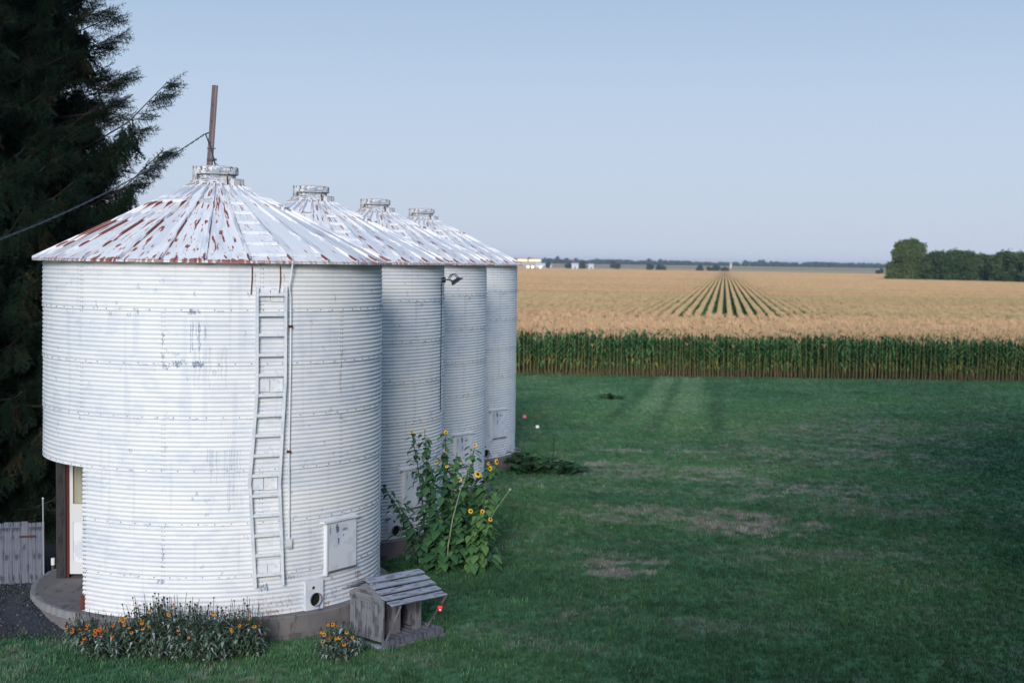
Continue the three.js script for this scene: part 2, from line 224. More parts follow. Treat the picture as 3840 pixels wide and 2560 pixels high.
// grass blades: nobody could count them
{
  const R = rng(77), gb = new GB();
  for (let i = 0; i < 9; i++) { const a = R() * 6.28, r = R() * .07, l = .035 + R() * .035, b = R() * 6.28, x = Math.cos(a) * r, z = Math.sin(a) * r, w = .0035 + R() * .003, bend = .3 + R() * .8, dx = Math.cos(b), dz = Math.sin(b); gb.quad(V(x - dz * w, 0, z + dx * w), V(x + dz * w, 0, z - dx * w), V(x + dx * l * bend * .35 + dz * w * .8, l * .6, z + dz * l * bend * .35 - dx * w * .8), V(x + dx * l * bend * .35 - dz * w * .8, l * .6, z + dz * l * bend * .35 + dx * w * .8)); gb.tri(V(x + dx * l * bend * .35 - dz * w * .8, l * .6, z + dz * l * bend * .35 + dx * w * .8), V(x + dx * l * bend * .35 + dz * w * .8, l * .6, z + dz * l * bend * .35 - dx * w * .8), V(x + dx * l * bend, l, z + dz * l * bend)); }
  const mats = [], cols = [], m = new THREE.Matrix4(), q = new THREE.Quaternion(), up = V(0, 1, 0);
  const binAt = [0, 1, 2, 3].map((k) => [-4.925 + .768 * k, -23.62 - 5.7 * k]);
  const add = (n, zA, zB, s) => { for (let i = 0; i < n; i++) {
    const z = mix(zA, zB, R()), x = mix(-11 - .08 * -z, 6 + .42 * -z, R());
    if (binAt.some(([a, b]) => Math.hypot(x - a, z - b) < 2.98)) continue;
    if (x < -6.55 && z < -21.1 - .3 * noise(x * 2, z * 2) && z > -31) continue;
    const c = lawnColor(x, z), k = s * (.6 + R() * R() * 1.0) * (z < -72 ? 1.25 : 1), v = .65 + R() * R() * 1.1;
    mats.push(new THREE.Matrix4().compose(V(x, 0, z), q.setFromAxisAngle(up, R() * 6.28), V(k, k * (.8 + R() * .5), k)).clone()); cols.push(new THREE.Color(c[0] * v * (0.9 + .2 * R()), c[1] * v, c[2] * v * (0.9 + .2 * R())));
  } };
  add(95000, -18, -34, 1.1); add(80000, -34, -56, 1.15); add(42000, -56, -73.3, 1.15);
  const g = instanced('grass', gb.build(), matte({ color: 0xffffff }), mats, cols);
  g.userData.label = 'short green lawn grass with dry patches between the bins and the corn'; g.userData.category = 'grass';
}
{ // small pale clover heads scattered in the near grass
  const R = rng(91), m = [], q = new THREE.Quaternion(); for (let i = 0; i < 320; i++) { const z = -18 - 22 * R() * R(), x = mix(-1 - .02 * -z, 6 + .4 * -z, Math.pow(R(), .7)); if (noise(x * .4, z * .4) < .42) continue; const k = .006 + .006 * R(); m.push(new THREE.Matrix4().compose(V(x, .06 + .03 * R(), z), q, V(k, k, k))); }
  const c = instanced('clover_flowers', new THREE.IcosahedronGeometry(1, 1), matte({ color: lin(132, 150, 136) }), m); c.userData.label = 'tiny pale clover heads scattered through the near lawn'; c.userData.category = 'clover';
}
// gravel yard, lower left, heaped against the slab
const gravelRise = (x, z) => .24 * smooth(Math.hypot(x + 4.925, z + 23.62), 3.3, 2.97) * smooth(-z, 21, 22.2);
{
  const t = pixelTexture(512, 512, (x, y) => { const n = noise(x / 5, y / 5), m = noise(x / 2.2 + 9, y / 2.2), g = hash(x, y); let c = mixc([30, 34, 42], [62, 68, 80], n * m * 1.4); if (g > 0.985) c = [130, 134, 142]; return c; });
  const g = grid(60, 50, (a, b) => { const z = mix(-20.9 - .25 * noise(a * 9, 3), -31, b), x = mix(-16, -6.2 - .5 * b - .3 * noise(b * 8, 5), a); return V(x, .02 + gravelRise(x, z) + .02 * noise(x * 3, z * 3), z); }, (a, b, p) => [p.x / 1.6, p.z / 1.6]);
  struct('gravel_yard', g, std({ map: t, bumpMap: t, bumpScale: 0.02, roughness: 1 }));
  const R = rng(5), mats = [], cols = [], q = new THREE.Quaternion();
  for (let i = 0; i < 9000; i++) { const z = -mix(20.9, 26, R()), x = mix(-11, -6.4, R()); if ( Math.hypot(x + 4.925, z + 23.62) < 2.95) continue; const k = .008 + R() * .013, v = .025 + R() * R() * R() * .16; mats.push(new THREE.Matrix4().compose(V(x, .034 + gravelRise(x, z) + k * .2, z), q.setFromEuler(new THREE.Euler(R() * 6, R() * 6, R() * 6)), V(k, k * .7, k * 1.2))); cols.push(new THREE.Color(v * .9, v * .95, v * 1.1)); }
  const st = instanced('gravel', new THREE.DodecahedronGeometry(1, 0), std({ roughness: 1 }), mats, cols);
  st.userData.label = 'loose blue grey gravel on the yard at lower left'; st.userData.category = 'gravel';
}

// ---------------------------------------------------------------- grain bins
const RB = 2.743, NR = 28, EAVE = 5.68;
const bounds = [5.675, 4.95, 4.155, 3.36, 2.565, 1.77, 0.975, 0.37];
const sheetCache = new Map();
function sheetGeo(i, a0, a1) {
  const key = [i, a0, a1].join(); if (sheetCache.has(key)) return sheetCache.get(key);
  const yT = bounds[i], yB = bounds[i + 1] - 0.012, n = Math.round((bounds[i] - bounds[i + 1]) / 0.0661), nx = Math.max(4, Math.round((a1 - a0) / 2.5)), ny = n * 7;
  const g = grid(nx, ny, (a, b) => { const y = mix(yB, yT, b), r = RB + 0.0062 * Math.cos((1 - b) * n * 6.28318) + mix(0.006, -0.004, b), t = mix(a0, a1, a) * RAD; return V(Math.sin(t) * r, y, Math.cos(t) * r); }, (a, b) => [(mix(a0, a1, a) + 180) / 360, mix(yB, yT, b) / 5.75]);
  sheetCache.set(key, g); return g;
}
const panelGeoCache = new Map(), AP = 360 / NR;
const roofPt = (t, r, dy = 0) => V(Math.sin(t * RAD) * r, EAVE + 0.005 + (2.9 - r) * 1.235 / 2.48 + dy, Math.cos(t * RAD) * r);
function panelGeo(col) {
  if (panelGeoCache.has(col)) return panelGeoCache.get(col);
  const g = grid(4, 10, (a, b) => { const r = mix(2.9, 0.4, b), t = (a - 0.5) * AP; return roofPt(t, r, 0.006 * Math.cos((a - .5) * 3.14) * (1 - b)); }, (a, b) => [(col + 0.02 + a * 0.96) / 8, b]);
  const lip = new GB(); for (let i = 0; i < 4; i++) { const t0 = (i / 4 - .5) * AP, t1 = ((i + 1) / 4 - .5) * AP, u0 = (col + .02 + i / 4 * .96) / 8, u1 = (col + .02 + (i + 1) / 4 * .96) / 8; lip.quad(roofPt(t0, 2.9, -.028), roofPt(t1, 2.9, -.028), roofPt(t1, 2.9), roofPt(t0, 2.9), [u0, .0], [u1, .0], [u1, .012], [u0, .012]); }
  const m = mergeGeometries([g.toNonIndexed(), lip.build()]); panelGeoCache.set(col, m); return m;
}
const ribGeo = (() => { const gb = new GB(), w = .026, h = .042, P = (s, r, dy) => { const p = roofPt(0, r, dy); p.x += s; return p; }; const N = 6;
  for (let i = 0; i < N; i++) { const r0 = mix(2.905, .42, i / N), r1 = mix(2.905, .42, (i + 1) / N), v0 = i / N, v1 = (i + 1) / N; gb.quad(P(-w, r0, 0), P(-w * .6, r0, h), P(-w * .6, r1, h), P(-w, r1, 0), [0, v0], [.3, v0], [.3, v1], [0, v1]); gb.quad(P(-w * .6, r0, h), P(w * .6, r0, h), P(w * .6, r1, h), P(-w * .6, r1, h), [.3, v0], [.7, v0], [.7, v1], [.3, v1]); gb.quad(P(w * .6, r0, h), P(w, r0, 0), P(w, r1, 0), P(w * .6, r1, h), [.7, v0], [1, v0], [1, v1], [.7, v1]); }
  return gb.build(); })();
const boltGeo = new THREE.SphereGeometry(1, 6, 4);
const frame = (psi, r, y) => new THREE.Matrix4().makeRotationY(psi * RAD).multiply(new THREE.Matrix4().makeTranslation(0, y, r));   // x along the wall, z outward
function boxPart(name, x0, y0, z0, x1, y1, z1, mat, parent, M, kind) { const gb = new GB().box(x0, y0, z0, x1, y1, z1, Math.abs(x0 * 3.7 + y0 * 1.3) % 1); if (M) gb.xform(M); return part(name, gb.build(), mat, parent, kind); }
const roofCols1 = { '-42': 3, '-29': 4, '-17': 4, '-4': 5, '9': 2, '21': 3, '34': 1 };
const SEAM0 = 8.6;
function makeBin(label, pos, cut, wallMat, seed) {
  const b = thing('grain_bin', label, 'grain bin', pos, 0, 'row of four white grain bins'), R = rng(seed);
  // foundation
  { const f = new THREE.LatheGeometry([[2.9, .355], [2.93, .335], [2.95, -.1]].map(([x, y]) => new THREE.Vector2(x, y)), 72); const uv = f.attributes.uv, p = f.attributes.position; for (let i = 0; i < uv.count; i++) { const r = Math.hypot(p.getX(i), p.getZ(i)); uv.setXY(i, uv.getX(i) * 12, p.getY(i) / 1.5 + r); } const g2 = f.toNonIndexed(); g2.computeVertexNormals(); part('foundation', g2, concMat, b); const fl = new THREE.CircleGeometry(2.9, 72); fl.rotateX(-Math.PI / 2); fl.translate(0, .355, 0); const fu = fl.attributes.uv, fp = fl.attributes.position; for (let i = 0; i < fu.count; i++) fu.setXY(i, fp.getX(i) / 1.7, fp.getZ(i) / 1.7); part('floor_slab', fl, concMat, b); }
  // wall sheets, six to a ring, seams staggered
  for (let i = 0; i < 7; i++) for (let k = 0; k < 6; k++) {
    let a0 = (i % 2 ? -4.3 : 25.7) + 60 * k, a1 = a0 + 60; if (a0 > 179) { a0 -= 360; a1 -= 360; }
    if (cut && i >= 4) { // lower left left open, from bearing -34.3 round to -155
      const o0 = 205, o1 = 325.7, m0 = (a0 + 720) % 360, m1 = m0 + 60; // in 0..360
      let s0 = m0, s1 = m1; if (m0 >= o0 && m1 <= o1 + .01) continue; if (m0 < o0 && m1 > o0) s1 = o0; if (m0 < o1 && m1 > o1) s0 = o1; if (m0 >= o0 && s1 <= o1) continue;
      if (s1 - s0 < 1) continue; if (s0 > 180) { s0 -= 360; s1 -= 360; } a0 = s0; a1 = s1;
    }
    part('wall_sheet', sheetGeo(i, a0, a1), wallMat, b);
  }
  { // bolts along the joints and seams
    const mats = [], q = new THREE.Quaternion(), put = (psi, y, s = 1) => { if (cut && y < 2.5 && psi < -34 && psi > -154) return; const k = s * (.0078 + R() * .002); mats.push(new THREE.Matrix4().compose(V(Math.sin(psi * RAD) * (RB + .01), y, Math.cos(psi * RAD) * (RB + .01)), q, V(k, k, k))); };
    for (let i = 1; i < 7; i++) for (let a = -120; a < 120; a += 5) put(a + i * 1.3, bounds[i] + .012);
    for (let i = 0; i < 7; i++) for (let k = -2; k < 2; k++) { const a = (i % 2 ? -4.3 : 25.7) + 60 * k; if (Math.abs(a) < 120) for (let j = 0; j < 12; j += 1) for (const d of [-.45, .45]) put(a + d, bounds[i] - (j + .5) * .0661, .7); }
    if (cut) for (let y = .42; y < 2.5; y += .0661) for (const d of [.5, 1.4]) put(-34.3 + d, y, 1);
    instanced('bolts', boltGeo, boltMat, mats, null, b);
  }
  // roof
  for (let k = 0; k < NR; k++) {
    const seam = SEAM0 + AP * k, mid = seam + AP / 2, near = mid > 180 ? mid - 360 : mid;
    let col = 1 + Math.floor(R() * 3); if (R() < .55) col = [4, 6, 7, 5, 3][Math.floor(R() * 5)];
    if (cut) col = near < -60 ? 2 : near < -44 ? 3 : near < -32 ? 7 : near < -19 ? 4 : near < -6 ? 3 : near < 6 ? 4 : near < 19 ? 5 : near < 32 ? 7 : near < 58 ? 1 : near < 100 ? 6 : 0;
    const p = part('roof_panel', panelGeo(col), roofMat, b); p.rotation.y = mid * RAD;
    const r = part('roof_rib', ribGeo, ribMat, b); r.rotation.y = seam * RAD;
  }
  // ladder cleats up the roof
  const cleat = (mid, r, half = .92, drop = 0) => { const w = r * Math.tan(AP / 2 * RAD) * half, P = (s, rr, dy) => { const p = roofPt(0, rr, dy); p.x += s; return p; }, gb = new GB(), a = r + .035, c = r - .02; gb.quad(P(-w, a, .004), P(w, a, .004), P(w, a - .012, .046), P(-w, a - .012, .046), [0, 0], [w * 2, 0], [w * 2, .06], [0, .06]); gb.quad(P(-w, a - .012, .046), P(w, a - .012, .046), P(w, c, .04), P(-w, c, .04), [0, 0], [w * 2, 0], [w * 2, .06], [0, .06]); gb.quad(P(-w, c, .04), P(w, c, .04), P(w, c, 0), P(-w, c, 0)); for (const s of [-w, w]) { gb.tri(P(s, a, .004), P(s, a - .012, .046), P(s, c, .04)); gb.tri(P(s, a, .004), P(s, c, .04), P(s, c, 0)); } const m = part('roof_cleat', gb.build(), whiteMat, b); m.rotation.y = mid * RAD; };
  const lad = SEAM0 + AP * 1.5;
  for (const r of [2.72, 2.38, 2.04, 1.72, 1.4, 1.08]) cleat(lad, r);
  cleat(lad + AP, 2.72, .86); for (const k of [-5, -4, -2]) cleat(lad + AP * k, 1.02); cleat(lad - AP * 2, 1.02); cleat(lad + 4 * AP, 1.1);
  // collar, neck and lid
  part('roof_collar', new THREE.LatheGeometry([[.47, 6.85], [.5, 6.9], [.43, 6.945], [.42, 7.0], [.36, 7.01]].map(([x, y]) => new THREE.Vector2(x, y)), 28), capMat, b);
  part('cap_neck', new THREE.LatheGeometry([[.32, 6.95], [.31, 7.12], [.34, 7.13]].map(([x, y]) => new THREE.Vector2(x, y)), 28), capMat, b);
  const lid = part('cap_lid', new THREE.LatheGeometry([[.33, 7.1], [.352, 7.1], [.36, 7.12], [.355, 7.215], [.34, 7.232], [.2, 7.25], [.001, 7.258]].map(([x, y]) => new THREE.Vector2(x, y)), 32), capMat, b);
  boxPart('lid_hinge', -.05, -.16, -.01, .07, .08, .03, capMat, b, frame(-62, .36, 7.16));
  boxPart('collar_plate', -.13, -.06, -.02, .13, .06, .05, capMat, b, frame(62, .42, 6.97));
  boxPart('collar_bar', -.009, -.06, 0, .009, .1, .018, rustMat, b, frame(33, .47, 6.96));
  boxPart('roof_vent', -.1, -.02, -.06, .1, .05, .06, capMat, b, frame(76, 1.2, 6.53));
  // hatch
  { const M = frame(56.6, RB, 0);
    const gb = new GB(), y0 = .9, y1 = 1.66, w = .345, P = (x, y, z) => V(x, y, z);
    gb.quad(P(-w, y0, .016), P(w, y0, .016), P(w, y1, .016), P(-w, y1, .016)); gb.quad(P(-w, y0, -.06), P(-w, y0, .016), P(-w, y1, .016), P(-w, y1, -.06)); gb.quad(P(w, y0, .016), P(w, y0, -.06), P(w, y1, -.06), P(w, y1, .016)); gb.quad(P(-w, y0, -.06), P(w, y0, -.06), P(w, y0, .016), P(-w, y0, .016)); gb.quad(P(-w, y1, .016), P(w, y1, .016), P(w, y1, -.06), P(-w, y1, -.06)); gb.xform(M);
    const d = part('hatch_door', gb.build(), hatchMat, b);
    boxPart('hatch_hood', -.46, 1.662, -.07, .38, 1.69, .05, whiteMat, d, M); boxPart('hatch_rail', -.385, .84, -.06, -.347, 1.66, .03, whiteMat, d, M); boxPart('hatch_sill', -.36, .868, -.07, .36, .896, .022, boltMat, d, M); }
  // aeration opening at the foot
  { const M = frame(43.9, RB, .6), s = new THREE.Shape([[-.165, -.24], [.165, -.24], [.165, .21], [-.165, .21]].map((a) => new THREE.Vector2(...a))), hole = new THREE.Path(); hole.absarc(.02, -.085, .105, 0, 6.2832, true); s.holes.push(hole); const h2 = new THREE.Path(); h2.absarc(-.02, .1, .026, 0, 6.2832, true); s.holes.push(h2);
    const g = new THREE.ExtrudeGeometry(s, { depth: .055, bevelEnabled: false, curveSegments: 20 }); g.translate(0, 0, .006); g.applyMatrix4(M); const pl = part('vent_plate', g, hatchMat, b);
    const tb = new THREE.CylinderGeometry(.107, .105, .06, 24, 1, true); tb.rotateX(Math.PI / 2); tb.translate(.02, -.085, .06); tb.applyMatrix4(M); part('vent_duct', tb, boltMat, pl);
    const back = new THREE.CircleGeometry(.11, 20); back.translate(.02, -.085, .021); back.applyMatrix4(M); part('painted_dark_hole', back, blackMat, pl);  // black disc gives the dark of the opening by colour; wall runs behind
    const plug = new THREE.CylinderGeometry(.024, .024, .012, 12); plug.rotateX(Math.PI / 2); plug.translate(-.02, .1, .058); plug.applyMatrix4(M); part('vent_plug', plug, rustMat, pl); }
  return b;
}
const BINS = [0, 1, 2, 3].map((k) => [-4.925 + .768 * k, 0, -23.62 - 5.7 * k]);
const bin1 = makeBin('nearest white corrugated grain bin with a ladder and an open lower left side', BINS[0], true, wallMat1, 3);
const bin2 = makeBin('second white grain bin in the row, with a black floodlight on its right edge', BINS[1], false, wallMat2, 8);
const bin3 = bin2.clone(); bin3.name = numbered('grain_bin'); bin3.position.set(...BINS[2]); bin3.userData = { ...bin2.userData, label: 'third white grain bin in the row, rising behind the sunflowers' }; scene.add(bin3);
const bin4 = bin2.clone(); bin4.name = numbered('grain_bin'); bin4.position.set(...BINS[3]); bin4.userData = { ...bin2.userData, label: 'farthest white grain bin, its right wall against the lawn and cornfield' }; scene.add(bin4);
{ // wall ladder on the near bin: bent rails standing off the wall
  const ld = new THREE.Group(); ld.name = 'ladder'; bin1.add(ld);
  const at = (psi, y, r = 2.86) => V(Math.sin(psi * RAD) * r, y, Math.cos(psi * RAD) * r), drop = (a) => H + a;
  const L = [[23.9, -.38], [23.9, -1.0], [23.9, -1.99], [22.9, -2.65], [21.8, -3.335], [22.0, -3.39], [22.9, -4.2], [23.7, -4.88]], Rr = [[32.8, -.36], [32.75, -1.0], [32.7, -1.82], [31.8, -2.6], [31.0, -3.36], [31.1, -3.42], [31.8, -4.2], [32.3, -4.88]];
  for (const pts of [L, Rr]) { const gb = new GB(); for (let i = 0; i < pts.length - 1; i++) { const a = at(pts[i][0], drop(pts[i][1])), c = at(pts[i + 1][0], drop(pts[i + 1][1])), o = at(28, 0, 1).normalize(), t = V(o.z, 0, -o.x), w = .016, d = .055; const q = (p, s, k) => p.clone().addScaledVector(t, s).addScaledVector(o, k); const fc = [[-w, 0], [w, 0], [w, -d], [-w, -d]]; for (let e = 0; e < 4; e++) { const f = fc[e], g2 = fc[(e + 1) % 4]; gb.quad(q(c, ...f), q(c, ...g2), q(a, ...g2), q(a, ...f), [0, i * .4], [.1, i * .4], [.1, i * .4 + .4], [0, i * .4 + .4]); } if (!i) gb.quad(q(a, ...fc[0]), q(a, ...fc[1]), q(a, ...fc[2]), q(a, ...fc[3])); } part('ladder_rail', gb.build(), whiteMat, ld); }
  const interp = (pts, y) => { for (let i = 0; i < pts.length - 1; i++) if (y <= pts[i][1] && y >= pts[i + 1][1]) return mix(pts[i][0], pts[i + 1][0], (pts[i][1] - y) / (pts[i][1] - pts[i + 1][1])); return pts[0][0]; };
  const bracket = new Set([1, 5, 10, 14]);
  for (let k = 0; k < 15; k++) { const y = -.5 - k * .3; if (y < -4.85) break; const a = at(interp(L, y), drop(y), 2.835), c = at(interp(Rr, y), drop(y), 2.835); const gb = new GB(), u = c.clone().sub(a), n = V(u.z, 0, -u.x).normalize().multiplyScalar(-1); if (n.z < 0) n.multiplyScalar(-1); const o = (p, dy, k2) => p.clone().add(V(0, dy, 0)).addScaledVector(n, k2);
    gb.quad(o(a, -.022, .012), o(c, -.022, .012), o(c, .022, .012), o(a, .022, .012), [0, 0], [.4, 0], [.4, .05], [0, .05]); gb.quad(o(a, .022, .012), o(c, .022, .012), o(c, .022, -.02), o(a, .022, -.02)); gb.quad(o(a, -.022, -.02), o(c, -.022, -.02), o(c, -.022, .012), o(a, -.022, .012)); part('rung', gb.build(), whiteMat, ld); }
  const cvt = (y0, y1, f0, f1, mat) => { const ym = (y0 + y1) / 2, pl = interp(L, ym), pr = interp(Rr, ym), gb = new GB(), p0 = mix(pl, pr, f0), p1 = mix(pl, pr, f1), A = (p, y, r) => at(p, drop(y), r); gb.quad(A(p0, y1, 2.775), A(p1, y1, 2.775), A(p1, y0, 2.775), A(p0, y0, 2.775), [f0, 0], [f1, 0], [f1, .3], [f0, .3]); gb.quad(A(p0, y0, 2.775), A(p1, y0, 2.775), A(p1, y0, 2.74), A(p0, y0, 2.74)); gb.quad(A(p0, y1, 2.74), A(p1, y1, 2.74), A(p1, y1, 2.775), A(p0, y1, 2.775)); for (const p of [p0, p1]) gb.quad(A(p, y1, 2.74), A(p, y1, 2.775), A(p, y0, 2.775), A(p, y0, 2.74)); part('standoff_plate', gb.build(), mat, ld); };
  for (const [a, c] of [[-.42, -.6], [-1.77, -1.95], [-3.24, -3.42], [-4.56, -4.73]]) { cvt(a, c, .05, .48, hatchMat); cvt(a + .01, c - .01, .52, .98, whiteMat); }
  for (const p of [22.6, 31.6]) { const gb = new GB().tube([at(p, 5.62, 2.76), at(p, 5.45, 2.77), at(p - .4, 5.2, 2.78)], .008, 5); part('ladder_strap', gb.build(), rustMat, ld); }
  // conduit with switch box
  const cd = part('conduit', new GB().tube([[34.7, 5.73, 2.88], [34.5, 5.55, 2.86], [34.0, 5.36, 2.84], [34.4, 5.25, 2.81], [34.9, 5.16, 2.79], [35, 4.3, 2.785], [34.6, 2.83, 2.785], [34.8, 1.5, 2.785]].map(([p, y, r]) => at(p, y, r)), .013, 8).build(), whiteMat, bin1);
  boxPart('switch_box', -.035, 1.36, .02, .035, 1.5, .075, ribMat, cd, frame(34.8, RB, 0)); for (const y of [4.72, 2.83]) boxPart('conduit_clip', -.025, y - .02, .01, .025, y + .02, .06, rustMat, cd, frame(y > 3 ? 35 : 34.6, RB, 0));
  // open lower left: post, jamb, partition and door inside
  const Z = .02, X = (w) => w + 4.925;
  boxPart('post', X(-7.57), .36, Z - .08, X(-7.41), 2.62, Z + .08, darkWood, bin1); boxPart('door_jamb', X(-7.405), .36, Z - .05, X(-7.365), 2.62, Z + .05, std({ color: lin(86, 30, 24), roughness: .8 }), bin1);
  const door = part('door', new GB().box(X(-7.36), .42, Z - .02, X(-7.305), 2.6, Z + .025).box(X(-6.7), .42, Z - .02, X(-6.62), 2.6, Z + .025).box(X(-7.305), .42, Z - .02, X(-6.7), .62, Z + .025).box(X(-7.305), 1.3, Z - .02, X(-6.7), 1.6, Z + .025).box(X(-7.305), 2.36, Z - .02, X(-6.7), 2.6, Z + .025).build(), std({ color: lin(216, 216, 214), roughness: .55 }), bin1);
  boxPart('door_panel', X(-7.305), .62, Z - .012, X(-6.7), 1.3, Z + .008, whiteMat, door);
  const pane = new THREE.PlaneGeometry(.605, .76); pane.translate(X(-7.0025), 1.98, Z + .004); part('window_pane', pane, new THREE.MeshPhysicalMaterial({ transmission: 1, roughness: .05, thickness: 0, color: 0xffffff }), door);
  const cur = grid(30, 1, (a, c) => V(X(mix(-7.305, -6.7, a)), mix(1.6, 2.36, c), Z - .04 + .012 * Math.sin(a * 40))); part('curtain', cur, std({ color: lin(170, 168, 148), roughness: 1 }), door);
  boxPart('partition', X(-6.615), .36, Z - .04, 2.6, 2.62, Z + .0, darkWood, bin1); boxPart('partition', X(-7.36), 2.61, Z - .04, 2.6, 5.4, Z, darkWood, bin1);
  const lip = new GB(); for (let a = -120; a < -33; a += .8) { const r = (t) => 2.905 + .03 * noise(t * .9 + 300, 2), P = (t, rr, y) => V(Math.sin(t * RAD) * rr, y, Math.cos(t * RAD) * rr), e = a + .8, n0 = .03 + .05 * noise(a * .5 + 300, 7), n1 = .03 + .05 * noise(e * .5 + 300, 7); lip.quad(P(a, r(a) + .03, .25), P(e, r(e) + .03, .25), P(e, r(e) + .02, .362), P(a, r(a) + .02, .362)); lip.quad(P(a, r(a) + .02, .362), P(e, r(e) + .02, .362), P(e, r(e) - n1, .36), P(a, r(a) - n0, .36)); } part('slab_edge', lip.build(), std({ map: whiteTex, color: 0x9a9896, roughness: .9 }), bin1);
  // iron angle at the cut edge
  boxPart('edge_angle', -.01, .38, .0, .04, .6, .05, rustMat, bin1, frame(-34, RB, 0));
}
{ // floodlight on the second bin
  const f = new THREE.Group(); f.name = 'flood_light'; bin2.add(f); const M = frame(82, RB, H - .34);
  const bx = new THREE.CylinderGeometry(.055, .055, .06, 14); bx.rotateX(Math.PI / 2); bx.translate(0, 0, .04); bx.applyMatrix4(M); part('junction_box', bx, darkMetal, f);
  const arm = new THREE.CylinderGeometry(.012, .012, .09, 8); arm.rotateX(Math.PI / 2); arm.translate(0, 0, .11); arm.applyMatrix4(M); part('arm', arm, darkMetal, f);
  // head tilts downward to the lawn; seen from the side a tapered box with an open yoke
  const T = M.clone().multiply(new THREE.Matrix4().makeTranslation(0, .0, .15)).multiply(new THREE.Matrix4().makeRotationX(-.62));
  const head = new GB(), q = (x, y, z) => V(x, y, z), A = [q(-.09, -.06, .03), q(.09, -.06, .03), q(.09, -.06, .18), q(-.09, -.06, .18)], B = [q(-.12, -.125, .0), q(.12, -.125, .0), q(.12, -.125, .25), q(-.12, -.125, .25)];
  for (let e = 0; e < 4; e++) head.quad(B[e], B[(e + 1) % 4], A[(e + 1) % 4], A[e]); head.quad(...A); head.xform(T); const hd = part('lamp_head', head.build(), darkMetal, f);
  const gl = new GB().quad(...B.map((p) => p.clone().add(V(0, .006, 0)))).xform(T); part('lens', gl.build(), std({ color: lin(70, 78, 84), roughness: .2 }), f);
  part('yoke', new GB().tube([q(.1, -.07, .05), q(.1, .02, -.01), q(.1, .06, .1), q(.1, .04, .16), q(.1, -.07, .17)], .011, 6).xform(T).build(), darkMetal, f); part('yoke', new GB().tube([q(-.1, -.07, .05), q(-.1, .02, -.01), q(-.1, .06, .1), q(-.1, .04, .16), q(-.1, -.07, .17)], .011, 6).xform(T).build(), darkMetal, f);
  part('lamp_cable', new GB().tube([[79, 5.3, 2.76], [80, 4.4, 2.757], [79.6, 3.5, 2.757], [80, 2.7, 2.757]].map(([p, y, r]) => V(Math.sin(p * RAD) * r, y, Math.cos(p * RAD) * r)), .008, 5).build(), darkMetal, f);
}
// ---------------------------------------------------------------- pole and cable
{
  const t = thing('utility_pole', 'weathered brown wooden pole leaning up behind the near bin roof', 'pole', [-6.14, 0, -26.9]);
  const gb = new GB().tube([V(0, 0, 0), V(.2, 3, 0), V(.4, 7.47, 0), V(.5, 8.97, 0)], (s) => mix(.066, .056, s), 10); part('shaft', gb.build(), poleWood, t);
  part('cable_bracket', new GB().tube([V(.39, 8.08, .06), V(.36, 8.06, .1), V(.34, 8.03, .1)], .014, 5).build(), darkMetal, t);
  part('cable_clamp', new GB().box(.36, 7.56, .03, .54, 7.6, .07).box(.36, 7.78, .03, .52, 7.8, .06).build(), darkMetal, t);
  for (const y of [8.6, 8.3, 7.9]) { const g = new THREE.SphereGeometry(.012, 6, 5); g.translate(.4 + (y - 7.47) * .06, y, .058); part('bolt', g, darkMetal, t); }
  const c = thing('power_cable', 'twisted power cable running from the leaning pole past the spruce', 'cable');
  const cable = []; const P0 = V(-5.8, H + 2.36, -26.8), P1 = V(-8.1, H - .42, -17.0); const N = 150; const strand = (ph) => { const pts = []; for (let i = 0; i <= N; i++) { const s = i / N, p = P0.clone().lerp(P1, s); p.y -= 4 * .3 * s * (1 - s); const a = s * 150 + ph; p.add(V(Math.cos(a) * .009, Math.sin(a) * .011, 0)); pts.push(p); } return pts; };
  const cm = std({ color: lin(52, 60, 72), roughness: .6 });
  part('strand', new GB().tube(strand(0), .0072, 5).build(), cm, c); part('strand', new GB().tube(strand(3.14), .0072, 5).build(), cm, c);
  part('drip_loop', new GB().tube([P0, V(-5.72, H + 2.16, -26.8), V(-5.64, H + 1.9, -26.8), V(-5.6, H + 1.7, -26.8), V(-5.59, H + 1.4, -26.75)], .013, 6).build(), cm, c); part('drip_loop', new GB().tube([P0, V(-5.74, H + 2.2, -26.78), V(-5.68, H + 2.05, -26.78), V(-5.64, H + 1.85, -26.78), V(-5.57, H + 1.78, -26.78), V(-5.55, H + 1.45, -26.75)], .009, 6).build(), cm, c);
}
